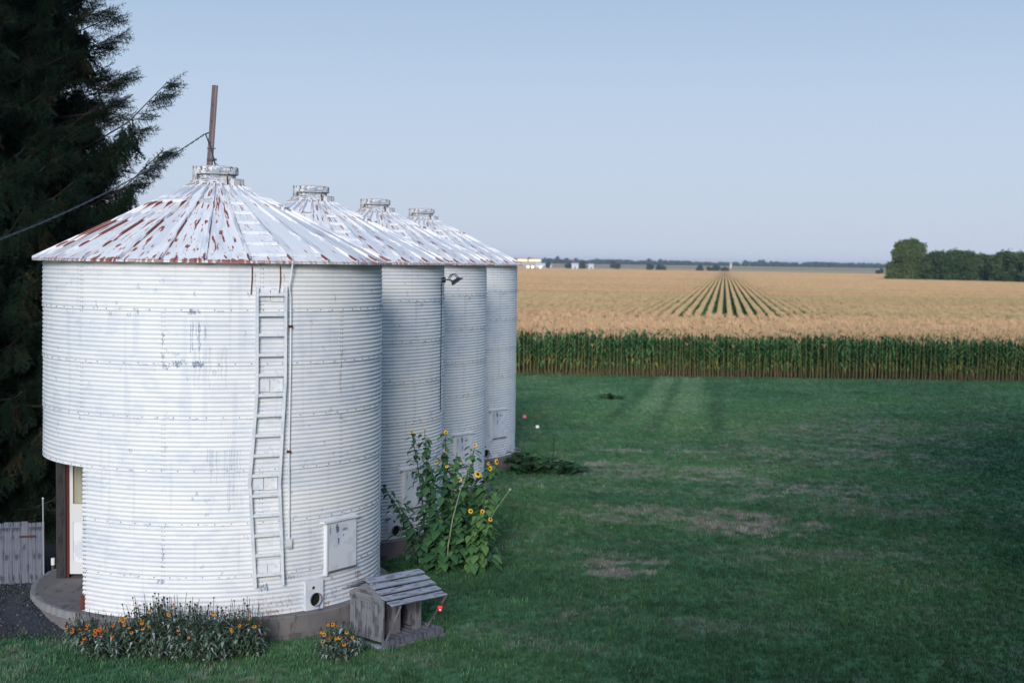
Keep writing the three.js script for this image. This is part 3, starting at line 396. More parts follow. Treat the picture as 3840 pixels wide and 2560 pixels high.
// ---------------------------------------------------------------- little wooden shelter (feeder) and red lantern
{
  const t = thing('wooden_feeder', 'weathered grey wooden bird feeder house with board roof beside the near bin', 'bird feeder', [-1.83, 0, -20.63], 46 * RAD), R = rng(12);
  const B = (name, x0, y0, z0, x1, y1, z1, mat = greyWood, parent = t) => { const gb = new GB().box(x0, y0, z0, x1, y1, z1, R() * 3); return part(name, gb.build(), mat, parent); };
  B('sill', .0, 0, -.86, .06, .05, .0, paleWood); B('sill', .0, 0, -.06, 1.24, .04, .01, greyWood); B('sill', 1.18, 0, -.86, 1.24, .05, -.06, greyWood);
  B('deck_rim', .0, .045, -.04, 1.22, .125, .0, fenceWood); B('deck_rim', 1.19, .055, -.84, 1.225, .13, -.045, fenceWood);
  for (let i = 0; i < 8; i++) B('deck_slat', .08 + i * .14, .085, -.84, .155 + i * .14, .112 + R() * .004, -.045, fenceWood);
  // gable boards to the left, four side by side, cut to the roof line
  const side = (x, nm) => { for (let i = 0; i < 4; i++) { const z0 = -.8 + i * .19, z1 = z0 + .183, top = .66; const gb = new GB().box(x, .1, z0, x + .022 + (i % 2) * .004, top, z1, R() * 3); part(nm, gb.build(), greyWood, t); } const gz = -.42, tri = new GB(), P = (xx, y, z) => V(xx, y, z); const a = [P(x - .012, .655, -.81), P(x - .012, .655, -.03), P(x - .012, .775, -.03), P(x - .012, .935, gz), P(x - .012, .76, -.81)], c = a.map((p) => p.clone().add(V(.024, 0, 0))); tri.quad(a[0], a[1], a[2], a[4], [0, 0], [0, .78], [.05, .78], [.05, 0]); tri.tri(a[4], a[2], a[3], [.05, 0], [.05, .78], [.25, .4]); tri.quad(c[0], c[4], c[2], c[1]); tri.tri(c[4], c[3], c[2]); for (let e = 0; e < 5; e++) { const f = (e + 1) % 5; tri.quad(a[e], c[e], c[f], a[f]); } part('gable', tri.build(), greyWood, t); };
  side(.03, 'side_board'); for (let i = 0; i < 3; i++) B('side_board', 1.0, .1, -.8 + i * .16, 1.022 + (i % 2) * .004, .8, -.645 + i * .16, greyWood);
  for (const [x0, x1] of [[.06, .2], [.205, .36], [.365, .5], [.505, .6]]) B('front_board', x0, .1, -.33, x1, .72, -.305, greyWood); B('front_board', .86, .1, -.33, 1.02, .72, -.3, greyWood); B('front_board', .6, .62, -.335, .86, .72, -.31, greyWood);
  B('back_board', .06, .1, -.8, 1.02, .72, -.775, greyWood);
  // roof boards lapped down both slopes
  const slope = (sgn, n, len, x0, x1) => { for (let i = 0; i < n; i++) { const s0 = i * len / n + (i ? .009 : 0), s1 = (i + 1) * len / n - .004, j = (R() - .5) * .03, tan = .5, th = Math.atan(tan), lift = .03; const gb = new GB(); const y = (s, up) => .985 - s * Math.sin(th) + up * Math.cos(th), z = (s, up) => -.42 + sgn * (s * Math.cos(th) + up * Math.sin(th)); const C = (x, s, up) => V(x, y(s, up), z(s, up)); const a = x0 + j, c = x1 + j * .6 + (i === n - 1 ? .0 : .0), k = [C(a, s0, .0), C(c, s0, .0), C(c, s1, lift), C(a, s1, lift)], m = [C(a, s0, .016), C(c, s0, .016), C(c, s1, lift + .017), C(a, s1, lift + .017)], u = R() * 3; gb.quad(m[3], m[2], m[1], m[0], [u, 0], [u, 1.2], [u + .13, 1.2], [u + .13, 0]); gb.quad(k[0], k[1], k[2], k[3], [u, 0], [u, 1.2], [u + .13, 1.2], [u + .13, 0]); for (let e = 0; e < 4; e++) { const f = (e + 1) % 4; gb.quad(k[e], m[e], m[f], k[f], [u, 0], [u + .02, 0], [u + .02, .5], [u, .5]); } part('roof_board', gb.build(), sgn > 0 ? paleWood : greyWood, t); } };
  slope(1, 5, .71, -.03, 1.07); slope(-1, 4, .56, -.04, 1.06);
  part('brace', new GB().tube([V(.06, .13, -.01), V(.14, .68, .22)], .014, 6).build(), greyWood, t); part('brace', new GB().tube([V(1.05, .13, -.2), V(1.07, .68, .2)], .014, 6).build(), greyWood, t);
  const l = thing('red_lantern', 'small glowing red lantern hanging from the feeder roof corner', 'lantern', [-1.03, .5, -21.22]); l.scale.setScalar(.8);
  const gl = new THREE.LatheGeometry([[.001, -.05], [.026, -.05], [.034, -.02], [.036, .012], [.044, .02], [.044, .04], [.03, .048], [.001, .05]].map(([x, y]) => new THREE.Vector2(x, y)), 18); part('lamp_glass', gl, std({ color: lin(220, 30, 36), emissive: lin(255, 40, 48), emissiveIntensity: .75, roughness: .3 }), l);
  const bulb = new THREE.SphereGeometry(.016, 10, 8); bulb.translate(.0, -.022, .032); part('bulb', bulb, std({ color: lin(255, 190, 180), emissive: lin(255, 150, 140), emissiveIntensity: 1.4 }), l);
  const top = new THREE.CylinderGeometry(.02, .03, .025, 14); top.translate(0, .062, 0); part('lantern_top', top, darkMetal, l); part('hook', new GB().tube([V(0, .07, 0), V(.01, .1, -.02), V(0, .16, -.04)], .004, 5).build(), darkMetal, l);
  const pl = new THREE.PointLight(lin(255, 40, 40), .02, 3); pl.position.set(-1.0, .5, -21.13); scene.add(pl);
}
// ---------------------------------------------------------------- fences, lower left
{
  const R = rng(4), f = thing('board_fence', 'weathered grey board fence panel standing on the gravel at lower left', 'fence', [-8.12, 0, -24.6], 17 * RAD);
  let x = 0; for (let i = 0; i < 13; i++) { const w = .12 + R() * .03, h = 1.08 + R() * .04; part('board', new GB().box(-x - w, .02, -.012 - (i % 2) * .008, -x - .005, h, .012 - (i % 2) * .008, R() * 3).build(), fenceWood, f); x += w; }
  part('rail', new GB().box(-x, .25, -.06, 0, .33, -.022).build(), darkWood, f); part('rail', new GB().box(-x, .8, -.06, 0, .88, -.022).build(), darkWood, f);
  const g = new GB().box(-.42, .84, .016, -.16, .875, .026).build(); part('hinge', g, rustMat, f);
  const f2 = thing('board_fence', 'darker board fence farther back behind the gravel yard', 'fence', [-8.9, 0, -29.5], 4 * RAD); x = 0;
  for (let i = 0; i < 20; i++) { const w = .13; part('board', new GB().box(-x - w, .0, -.012, -x - .006, .62 + R() * .03, .012, R() * 3).build(), darkWood, f2); x += w; } part('rail', new GB().box(-x, .4, -.06, 0, .48, -.016).build(), darkWood, f2);
  const r = thing('metal_stake', 'thin pale metal stake standing at the end of the board fence', 'stake', [-8.02, 0, -24.25]); part('rod', new GB().tube([V(0, 0, 0), V(-.01, 1.56, 0)], .013, 7).build(), std({ color: lin(150, 154, 160), roughness: .5 }), r); const cp = new THREE.SphereGeometry(.018, 8, 6); cp.translate(-.01, 1.57, 0); part('tip', cp, whiteMat, r);
  const p = thing('white_pipe', 'short white pipe stub beside the dark post of the near bin', 'pipe', [-7.86, 0, -24.25]); part('tube', new GB().tube([V(0, 0, 0), V(0, .42, 0)], .03, 10).build(), std({ color: lin(70, 68, 68), roughness: .8 }), p); part('pipe_cap', new GB().tube([V(0, .42, 0), V(0, .54, 0)], .034, 10).build(), std({ color: lin(226, 226, 220), roughness: .5 }), p);
  const e = thing('edging_board', 'pale edging board lying in the grass beside the sunflowers', 'edging', [-.97, 0, -26.36], 0); const dir = Math.atan2(.96, .71); part('board', new GB().box(0, .0, -.05, 1.2, .06, .05).xform(new THREE.Matrix4().makeRotationY(dir)).build(), paleWood, e);
}
// ---------------------------------------------------------------- flowering plants
const leafMatFlower = matte({ color: 0xffffff, vertexColors: true });
function leafBlade(gb, p, dir, len, w, droop, segs = 2) { // a leaf from p along dir
  const side = V(-dir.z, 0, dir.x); if (side.lengthSq() < .01) side.set(1, 0, 0); side.normalize(); let prev = null;
  for (let i = 0; i <= segs; i++) { const s = i / segs, q = p.clone().addScaledVector(dir, len * s); q.y -= droop * len * s * s; const ww = w * Math.sin(Math.PI * Math.min(.999, .12 + s * .88)) * .5; const a = q.clone().addScaledVector(side, -ww), b = q.clone().addScaledVector(side, ww); if (prev) gb.quad(prev[0], prev[1], b, a); prev = [a, b]; }
}
const petalGeo = (n, r0, r1, w, droop) => { const gb = new GB(); for (let i = 0; i < n; i++) { const a = i / n * 6.2832, c = Math.cos(a), s = Math.sin(a), P = (r, t, y) => V(c * r - s * t, y, s * r + c * t); gb.quad(P(r0, -w * .5, 0), P(r0, w * .5, 0), P((r0 + r1) / 2, w, -droop * .3), P((r0 + r1) / 2, -w, -droop * .3)); gb.tri(P((r0 + r1) / 2, -w, -droop * .3), P((r0 + r1) / 2, w, -droop * .3), P(r1, 0, -droop)); } return gb.build(); };
const susanPetals = petalGeo(11, .007, .034, .007, .012), susanCone = new THREE.SphereGeometry(.012, 8, 6); susanCone.scale(1, .9, 1); susanCone.translate(0, .006, 0);
const orange = std({ color: lin(184, 88, 20), roughness: .8 }), yellow = std({ color: lin(194, 124, 24), roughness: .8 }), coneMat = std({ color: lin(40, 24, 20), roughness: 1 }), seedMat = std({ color: lin(30, 24, 26), roughness: 1 }), mauve = std({ color: lin(120, 48, 66), roughness: .9 });
function flowerClump(label, x, z, w, d, h, nf, ns, seed, petals, seedM = seedMat, grey = .5) {
  const R = rng(seed), t = thing('flower_clump', label, 'flowers', [x, 0, z], 0, 'black-eyed flowers in the bed at the foot of the near bin'), leaves = new GB(), stems = new GB(), seeds = new GB();
  w *= 1.12; d *= 1.1; h *= 1.04; const nst = ns + nf + 34;
  const tips = [];
  for (let i = 0; i < nst; i++) {
    const a = R() * 6.28, r = Math.sqrt(R()), bx = Math.cos(a) * r * w * .42, bz = Math.sin(a) * r * d * .42, hh = h * (.55 + .45 * R()) * (1 - .25 * r * r), out = .18 + .2 * R(), tip = V(bx * (1 + out) + (R() - .5) * .1, hh, bz * (1 + out) + (R() - .5) * .1 + .05);
    const col = R(); stems.color(new THREE.Color(.03 + .02 * col, .05 + .02 * col, .03)); stems.tube([V(bx, 0, bz), V(bx * 1.05, hh * .5, bz * 1.05), tip], .0035, 4);
    tips.push(tip);
    const nl = 11 + Math.floor(R() * 6); for (let k = 0; k < nl; k++) { const s = .12 + .72 * R(), q = V(bx, 0, bz).lerp(tip, s), b = R() * 6.28, g = R(); leaves.color(new THREE.Color().setRGB(...mixc([.06, .11, .065], [.4, .43, .44], smooth(g, .9 - grey, 1.05) * R()))); leafBlade(leaves, q, V(Math.cos(b), .35 + R() * .5, Math.sin(b)).normalize(), .07 + R() * .09, .024 + R() * .022, .6 + R() * .5); }
  }
  part('foliage', leaves.build(), leafMatFlower, t); part('stems', stems.build(), leafMatFlower, t);
  tips.sort((p, q) => (q.z * 1.3 + (R() - .5) * h * .8) - (p.z * 1.3 + (R() - .5) * h * .8));
  for (let i = 0; i < nf; i++) { const p = tips[i], f = part('flower_head', susanPetals, petals, t), k = .7 + R() * .45; f.position.copy(p); f.scale.setScalar(k); f.rotation.set(.5 + R() * .7, R() * 6, (R() - .5) * .6, 'ZXY'); part('flower_centre', susanCone, coneMat, f); }
  for (let i = nf; i < nf + ns; i++) { const p = tips[i], g = new THREE.SphereGeometry(.011 + R() * .004, 6, 5); g.scale(1, 1.15, 1); g.translate(p.x, p.y, p.z); const pos = g.toNonIndexed(); seeds.p.push(...pos.attributes.position.array); seeds.u.push(...pos.attributes.uv.array); }
  if (ns) part('seed_heads', seeds.build(), seedM, t, 'stuff');
}
flowerClump('low orange flowers at the far left end of the bed by the gravel', -6.15, -20.75, .7, .8, .5, 8, 18, 101, orange, seedMat, .25);
flowerClump('sprawling orange flowers at the left front of the flower bed', -5.75, -20.2, .8, .8, .6, 12, 20, 102, orange, seedMat, .6);
flowerClump('yellow flowers with many dark seed heads left of the bed centre', -5.2, -20.35, .8, .8, .88, 13, 46, 103, yellow, seedMat, .5);
flowerClump('tall tangle of black seed heads at the centre of the bed', -4.72, -20.2, .8, .9, .9, 5, 60, 104, yellow, seedMat, .75);
flowerClump('grey green leafy clump with dark seed heads right of the bed centre', -4.25, -20.1, .75, .8, .85, 3, 46, 105, yellow, seedMat, .6);
flowerClump('faded mauve coneflowers at the right end of the flower bed', -3.83, -20.4, .65, .7, .8, 4, 30, 106, yellow, mauve, .35);
flowerClump('small separate clump of yellow flowers beside the wooden feeder', -2.45, -20.25, .6, .55, .55, 15, 6, 107, yellow, seedMat, .85);
// sunflowers
const heartLeaf = [0, 1, 2].map((k) => { const gb = new GB(), R = rng(60 + k), d = .25 + .2 * k; const W = [0, .42, .5, .36, .16, 0], X = [0, .12, .35, .62, .85, 1]; for (let i = 0; i < 5; i++) for (const s of [-1, 1]) { const Y = (x, w) => -d * x * x - .1 * w + .03 * (R() - .5); gb.quad(V(X[i], Y(X[i], 0), 0), V(X[i + 1], Y(X[i + 1], 0), 0), V(X[i + 1], Y(X[i + 1], W[i + 1]), s * W[i + 1]), V(X[i], Y(X[i], W[i]), s * W[i])); } return gb.build(); });
const leafGreens = [lin(40, 78, 48), lin(50, 92, 54), lin(66, 108, 60), lin(88, 124, 68)].map((c) => std({ color: c, roughness: .8 })), stemGreen = std({ color: lin(52, 74, 46), roughness: .9 }), palestem = std({ color: lin(138, 150, 116), roughness: .9 }), budMat = std({ color: lin(150, 172, 120), roughness: .9 });
const sunPetals = petalGeo(15, .02, .058, .011, .012), sunDisc = new THREE.SphereGeometry(.024, 12, 8); sunDisc.scale(1, .3, 1); const sepalGeo = petalGeo(10, .01, .045, .01, .015); const discMat = std({ color: lin(46, 40, 20), roughness: 1 }), sunYellow = std({ color: lin(240, 188, 22), roughness: .8 });
function sunflower(label, x, z, h, leanX, heads, nl, seed, o = {}) {
  const R = rng(seed), t = thing('sunflower', label, 'sunflower', [x, 0, z], 0, 'sunflowers growing against the second bin'), mat = o.pale ? palestem : stemGreen;
  const top = V(leanX, h, .1 * (R() - .5)), path = (s) => V(leanX * s * s, h * s, top.z * s);
  part('stem', new GB().tube([0, .25, .5, .75, 1].map(path), (s) => mix(.016, .007, s), 6).build(), mat, t);
  const lg = o.green ?? 1;
  const NL = o.pale ? nl : Math.round(nl * 4); for (let i = 0; i < NL; i++) { const s = (o.bare ?? .06) + (.98 - (o.bare ?? .06)) * (i + R()) / NL, p = path(s), a = i * 2.4 + R(), off = i % 2 && !o.pale ? (.08 + .34 * R()) * (1.14 - s * .85) : 0; p.add(V(Math.cos(a) * off, off * .4, -Math.sin(a) * off)); const g = part('leaf', heartLeaf[Math.floor(R() * 3)], leafGreens[Math.min(3, Math.floor(R() * 2) + lg)], t), k = (.175 - .068 * s) * (.5 + R() * .7) * (o.leaf ?? 1); g.scale.set(k * 1.25, k, k); g.position.copy(p); g.rotation.set(0, a, -.1 - R() * .5, 'YXZ'); }
  heads = Math.ceil(heads * .65); for (let i = 0; i < heads; i++) { const s = i ? .62 + .36 * R() : 1, p = path(s); let q = p.clone(); if (i) { q.add(V((R() - .5) * .5, .05 + .2 * R(), (R() - .2) * .25)); part('side_stem', new GB().tube([p, p.clone().lerp(q, .6).add(V(0, -.03, 0)), q], .005, 4).build(), mat, t); }
    const f = new THREE.Group(); f.name = 'flower_head'; t.add(f); f.position.copy(q); f.rotation.set(.5 + R() * 1.1, (R() - .5) * 4.4, 0, 'YXZ'); f.scale.setScalar((.62 + R() * .32) * (o.head ?? 1)); if (o.bud) { part('bud', new THREE.SphereGeometry(.045, 8, 6), budMat, f); part('sepals', sepalGeo, budMat, f); } else { part('petals', sunPetals, sunYellow, f); part('flower_disc', sunDisc, discMat, f); part('sepals', sepalGeo, leafGreens[1], f).position.y = -.006; } }
}
const Zs = -26.5;
sunflower('sparse low sunflower at the far left against the second bin wall', -1.75, -26.1, 1.6, -.62, 0, 20, 201, { leaf: .8, green: 0 });
sunflower('leaning leafy sunflower stalk just right of the leftmost one', -1.6, -26.0, 1.25, -.45, 0, 18, 202, { leaf: .9, green: 0 });
sunflower('tallest sunflower at upper left of the patch with two blooms', -1.5, -26.6, 2.55, -.12, 3, 26, 203, { green: 0 });
sunflower('tall sunflower with a small yellow bloom left of the tallest', -1.6, -26.8, 2.5, -.28, 2, 20, 204, { leaf: .85, green: 0 });
sunflower('tall sunflower near the patch middle with several small blooms', -1.25, -26.8, 2.5, .02, 4, 24, 205, { leaf: .9 });
sunflower('bushy sunflower at the centre of the patch', -1.1, -26.5, 2.15, .1, 4, 30, 206);
sunflower('sunflower with a pale green bloom right of the patch centre', -.9, -26.9, 2.25, .22, 3, 26, 207, { green: 1 });
sunflower('sunflower with the two largest yellow blooms at upper right', -.75, -26.6, 1.98, .5, 4, 26, 208, { head: 1.5 });
sunflower('bushy sunflower at the right edge of the patch', -.6, -26.3, 1.5, .35, 3, 32, 209, { green: 2 });
sunflower('light green sunflower low at the right front of the patch', -.75, -26.0, 1.15, .25, 2, 30, 210, { green: 2 });
sunflower('dark leafy sunflower low at the front of the patch', -1.25, -26.0, 1.0, -.05, 1, 28, 211, { leaf: 1.1, green: 1 });
sunflower('bushy sunflower behind the pale leaning stems', -1.0, -26.2, 1.6, .15, 2, 32, 212, { green: 1 });
sunflower('pale leaning stalk with a green bud in the middle of the patch', -1.15, -25.9, 2.05, .42, 1, 3, 213, { pale: 1, bud: 1, bare: .5 });
sunflower('pale leaning stalk reaching out right over the lawn', -.62, -26.0, 1.55, .62, 1, 3, 214, { pale: 1, bud: 1, bare: .5 });
sunflower('dark leafy sunflower filling the middle left of the patch', -1.42, -26.3, 1.9, -.05, 2, 30, 215, { green: 0 });
sunflower('leafy sunflower between the tallest one and the patch centre', -1.2, -26.4, 2.2, -.02, 3, 30, 216, { green: 0 });
sunflower('leafy sunflower behind the one with the largest blooms', -.72, -26.9, 1.9, .3, 3, 30, 217, { green: 1 });
sunflower('short light green sunflower at the right front corner of the patch', -.55, -25.95, 1.0, .2, 1, 26, 218, { green: 2 });
// low garden plants past the last bin, and two tall cosmos flowers
function lowPlant(label, x, z, w, h, n, seed, name = 'garden_plant') { const R = rng(seed), t = thing(name, label, 'plant', [x, 0, z], 0, 'low garden plants beside the farthest bin'), gb = new GB(), st = new GB(); for (let i = 0; i < n; i++) { const a = R() * 6.28, r = Math.sqrt(R()) * w, p = V(Math.cos(a) * r, h * (.3 + .7 * R()) * (1 - .4 * r / w), Math.sin(a) * r), g = R(); st.color(new THREE.Color(.04, .08, .03)).tube([V(p.x * .7, 0, p.z * .7), p], .006, 4); gb.color(new THREE.Color(.015 + .03 * g, .045 + .05 * g, .022 + .02 * g)); leafBlade(gb, p, V(Math.cos(a * 3), .2, Math.sin(a * 3)).normalize(), .16 + .12 * R(), .16 + .1 * R(), .5, 3); } part('foliage', gb.build(), leafMatFlower, t); part('stems', st.build(), leafMatFlower, t); return t; }
lowPlant('dark leafy plant at the foot of the farthest bin', .25, -39.2, .35, .75, 60, 301); lowPlant('low spreading garden plant on the lawn nearest the farthest bin', .55, -38.6, .5, .5, 90, 302); lowPlant('middle low garden plant with a tall spike on the lawn', 1.0, -38.8, .55, .5, 90, 303); lowPlant('right end low garden plant spreading onto the lawn', 1.5, -38.7, .5, .38, 80, 304);
{ const t = thing('weed_stalk', 'single tall dark weed stalk among the low garden plants', 'weed', [1.18, 0, -38.9]), gb = new GB(), R = rng(9); for (let i = 0; i < 26; i++) { const a = R() * 6.28; gb.color(new THREE.Color(.02, .045, .025)); leafBlade(gb, V(0, .2 + .75 * R(), 0), V(Math.cos(a), .7, Math.sin(a)).normalize(), .12, .04, .5); } part('foliage', gb.build(), leafMatFlower, t); part('stem', new GB().tube([V(0, 0, 0), V(.02, 1, 0)], .012, 5).build(), stemGreen, t);
  for (const [label, c, x, z, h] of [['pink cosmos flower on a thin stalk at the edge of the last bin', lin(214, 84, 130), .37, -38.2, 1.6], ['white cosmos flower on a thin stalk above the lawn', lin(232, 226, 222), .72, -38.3, 1.32]]) { const f = thing('cosmos_flower', label, 'flower', [x, 0, z]); part('stem', new GB().tube([V(0, 0, 0), V(0, h, 0)], .004, 4).build(), stemGreen, f); const p = part('petals', petalGeo(8, .005, .055, .022, .004), std({ color: c, roughness: .8 }), f); p.position.y = h; p.rotation.x = 1.1; const cc = part('flower_centre', new THREE.SphereGeometry(.012, 6, 5), yellow, f); cc.position.set(0, h, .01); }
  const w2 = lowPlant('lone dark weed clump standing on the pale mown lawn', 4.25, -60.6, .55, .3, 50, 306, 'weed_clump'); const w3 = part('stalk', new GB().tube([V(.3, 0, 0), V(.32, .75, 0)], .012, 5).build(), leafGreens[0], w2); }
// ---------------------------------------------------------------- spruces
const tipGeo = (() => { const gb = new GB(), R = rng(33); // upturned shoot: a needle-furred axis with short side shoots
  const shoot = (p, d, L) => { const n = Math.round(L / .014); for (let i = 0; i < n; i++) { const q = p.clone().addScaledVector(d, L * i / n), a = R() * 6.28, o = V(Math.cos(a), Math.sin(a), Math.cos(a * 2.3)).multiplyScalar(.8).addScaledVector(d, .9).normalize(), l = .022 + .012 * R(), sd = V(o.z, .3, -o.x).normalize().multiplyScalar(.008); gb.tri(q.clone().sub(sd), q.clone().add(sd), q.clone().addScaledVector(o, l)); } };
  shoot(V(0, 0, 0), V(1, .1, 0).normalize(), .42); for (let i = 0; i < 6; i++) { const s = i % 2 ? 1 : -1; shoot(V(.04 + i * .055, .004 * i, 0), V(.75, -.1 + .3 * R(), s * .75).normalize(), .17 - .014 * i); } shoot(V(.1, 0, 0), V(.5, -.8, .1).normalize(), .14); shoot(V(.22, .01, 0), V(.5, -.8, -.1).normalize(), .12); shoot(V(.3, .02, 0), V(.6, .7, 0).normalize(), .1);
  return gb.build(); })();
const needleMat = matte({ color: 0xffffff });
const sprayGeo = (() => { const gb = new GB(), R = rng(31); // drooping twig set with needle tufts
  const twig = (p, d, L) => { const n = Math.round(L / .026); for (let i = 0; i < n; i++) { const s = i / n, q = p.clone().addScaledVector(d, L * s); q.y -= .35 * L * s * s; for (let k = 0; k < 3; k++) { const a = R() * 6.28, o = V(Math.cos(a), .2 + .5 * R(), Math.sin(a)).addScaledVector(d, .9).normalize(), l = .05 + .025 * R(), w = .011, sd = V(o.z, .3, -o.x).normalize(); gb.tri(q.clone().addScaledVector(sd, -w), q.clone().addScaledVector(sd, w), q.clone().addScaledVector(o, l)); } } };
  twig(V(0, 0, 0), V(1, -.1, 0).normalize(), .5); for (let i = 0; i < 7; i++) { const x = .06 + i * .06, s = i % 2 ? 1 : -1; twig(V(x, -.012 * i, 0), V(.7, -.15 - R() * .45, s * .7).normalize(), .26 - .018 * i); }
  return gb.build(); })();
function spruce(label, x, z, h, r0, y0, n, seed, tips = []) {
  const R = rng(seed), t = thing('spruce_tree', label, 'spruce tree', [x, 0, z]), mats = [], cols = [], tips2 = [], cols2 = [], limbs = new GB(), q = new THREE.Quaternion(), e = new THREE.Euler();
  part('trunk', new GB().tube([0, .25, .5, .75, 1].map((s) => V(0, h * s, 0)), (s) => mix(.42, .03, s), 10).build(), std({ color: lin(48, 40, 36), roughness: 1 }), t);
  const rad = (y) => r0 * Math.pow(Math.max(0, 1 - (y - y0) / (h - y0)), .8) * (y < y0 ? .9 : 1);
  const limb = (a, y, L, lift, fine = 1) => { // a branch: droops, then turns up at its tip; curtains of twigs hang from it
    const pts = []; for (let i = 0; i <= 6; i++) { const s = i / 6; pts.push(V(Math.cos(a) * L * s, y + L * (-.26 * s + lift * s * s * s), Math.sin(a) * L * s)); }
    limbs.tube(pts, (s) => mix(.045, .008, s), 4);
    const m = Math.round(L * 38 * fine); for (let i = 0; i < m; i++) { const s = .12 + .9 * Math.pow(R(), .8), k = Math.min(5.99, s * 6), p = pts[Math.floor(k)].clone().lerp(pts[Math.min(6, Math.floor(k) + 1)], k % 1); const side = R() - .5, w = Math.max(.1, (1.02 - s)) * L * .5, hang = R() * R() * .9 * Math.min(1, (1.05 - s) * 2.2); p.add(V(-Math.sin(a) * side * w, -Math.abs(side) * .2 * w - hang, Math.cos(a) * side * w)); const g = R(), shade = () => new THREE.Color().setRGB(...mixc(mixc([.009, .02, .014], [.016, .032, .018], g), [.05, .038, .022], R() < .12 ? .6 : 0)); if (s > .86) { const sc = .75 + R() * .6; tips2.push(new THREE.Matrix4().compose(p, q.setFromEuler(e.set((R() - .5) * 1.2, -a + (R() - .5) * 1.7, .45 - R() * .75, 'YXZ')), V(sc, sc, sc))); cols2.push(shade()); continue; } const sc = .6 + R() * .7; mats.push(new THREE.Matrix4().compose(p, q.setFromEuler(e.set((R() - .5) * .9, -a + (R() - .5) * 2.6, -.5 - R() * 1.1, 'YXZ')), V(sc, sc, sc))); cols.push(shade()); }
  };
  let a = 0; for (let i = 0; i < n; i++) { const s = i / n, y = y0 * .25 + (h - y0 * .25 - .6) * Math.pow(s, 1.15), L = rad(Math.max(y, y0)) * (.74 + .22 * R()); a += 2.4 + R() * .5; limb(a, y, Math.max(.5, L), .22 + R() * .2); }
  for (const [aa, y, L, lift, fine] of tips) limb(aa, y, L, lift, fine);
  part('limbs', limbs.build(), std({ color: lin(52, 44, 40), roughness: 1 }), t);
  instanced('crown', sprayGeo, needleMat, mats, cols, t); instanced('crown_tips', tipGeo, needleMat, tips2, cols2, t);
}
spruce('huge dark spruce towering at the left behind the nearest bin', -12.6, -31, 25, 5.75, 2.2, 940, 401, [[.06, 8.25, 5.15, .5, 1.5], [.02, 6.95, 5.0, .48, 1.5]]);
spruce('second dark spruce standing behind the huge one at far left', -18, -38, 22, 6, 1.6, 260, 402);
// ---------------------------------------------------------------- corn
const cornCol = { stalk: new THREE.Color(.26, .27, .11), base: new THREE.Color(.19, .16, .08), leaf: [new THREE.Color(.022, .085, .032), new THREE.Color(.035, .115, .04), new THREE.Color(.11, .21, .085)], dry: new THREE.Color(.26, .22, .06), tassel: new THREE.Color(.66, .43, .25) };
const cornMat = matte({ color: 0xffffff, vertexColors: true });
function cornLeaf(gb, y, a, L, w, R, up = 1.25) { const pts = []; for (let i = 0; i <= 4; i++) { const s = i / 4; pts.push(V(Math.cos(a) * L * (s * .75), y + L * (up * s * .75 - .82 * s * s * s), Math.sin(a) * L * (s * .75))); } const sx = -Math.sin(a), sz = Math.cos(a), W = [.5, 1, .85, .5, .02]; for (let i = 0; i < 4; i++) { const A = pts[i], B = pts[i + 1], wa = W[i] * w, wb = W[i + 1] * w; gb.quad(V(A.x - sx * wa, A.y, A.z - sz * wa), V(A.x + sx * wa, A.y, A.z + sz * wa), V(B.x + sx * wb, B.y, B.z + sz * wb), V(B.x - sx * wb, B.y, B.z - sz * wb)); } }
function cornParts(seed) {
  const R = rng(seed), h = 1.98 + R() * .26, st = new GB(), lf = new GB(), ta = new GB(), a0 = R() * 6.28;
  st.color(cornCol.base).tube([V(0, 0, 0), V(0, .4, 0)], .02, 5); st.color(cornCol.stalk).tube([V(0, .4, 0), V(.01, 1.2, 0), V(0, h, 0)], (s) => mix(.0135, .007, s), 5);
  for (let i = 0; i < 12; i++) { const y = .56 + i * (h - .58) / 12, low = i < 3; lf.color(low && R() < .6 ? cornCol.dry : cornCol.leaf[Math.floor(R() * 3)]); cornLeaf(lf, y, a0 + i * 3.14 + (R() - .5) * .9, (low ? .5 : .68) * (.85 + .3 * R()) * (i > 9 ? .75 : 1), .044 + .014 * R(), R, low ? .5 : 1.2); }
  lf.color(new THREE.Color(.09, .13, .045)); lf.tube([V(.03, .95, .02), V(.06, 1.05, .03), V(.09, 1.2, .05)], (s) => mix(.028, .012, s), 5);
  ta.color(cornCol.tassel); ta.tube([V(0, h - .05, 0), V(0, h + .34, 0)], (s) => mix(.012, .007, s), 4); for (let k = 0; k < 7; k++) { const a = R() * 6.28, l = .14 + .1 * R(), y = h + .03 + .1 * R(); ta.tube([V(0, y, 0), V(Math.cos(a) * l * .5, y + l * .8, Math.sin(a) * l * .5), V(Math.cos(a) * l, y + l * .95, Math.sin(a) * l)], .008, 3); }
  return [st.build(), lf.build(), ta.build()];
}
const cornKinds = [0, 1, 2, 3, 4].map((k) => cornParts(500 + k)), cornMerged = cornKinds.map((k) => mergeGeometries(k));
const edgeZ = (x) => -73.6 + .05 * (x - .3) * (x < 14 ? 1 : .5);
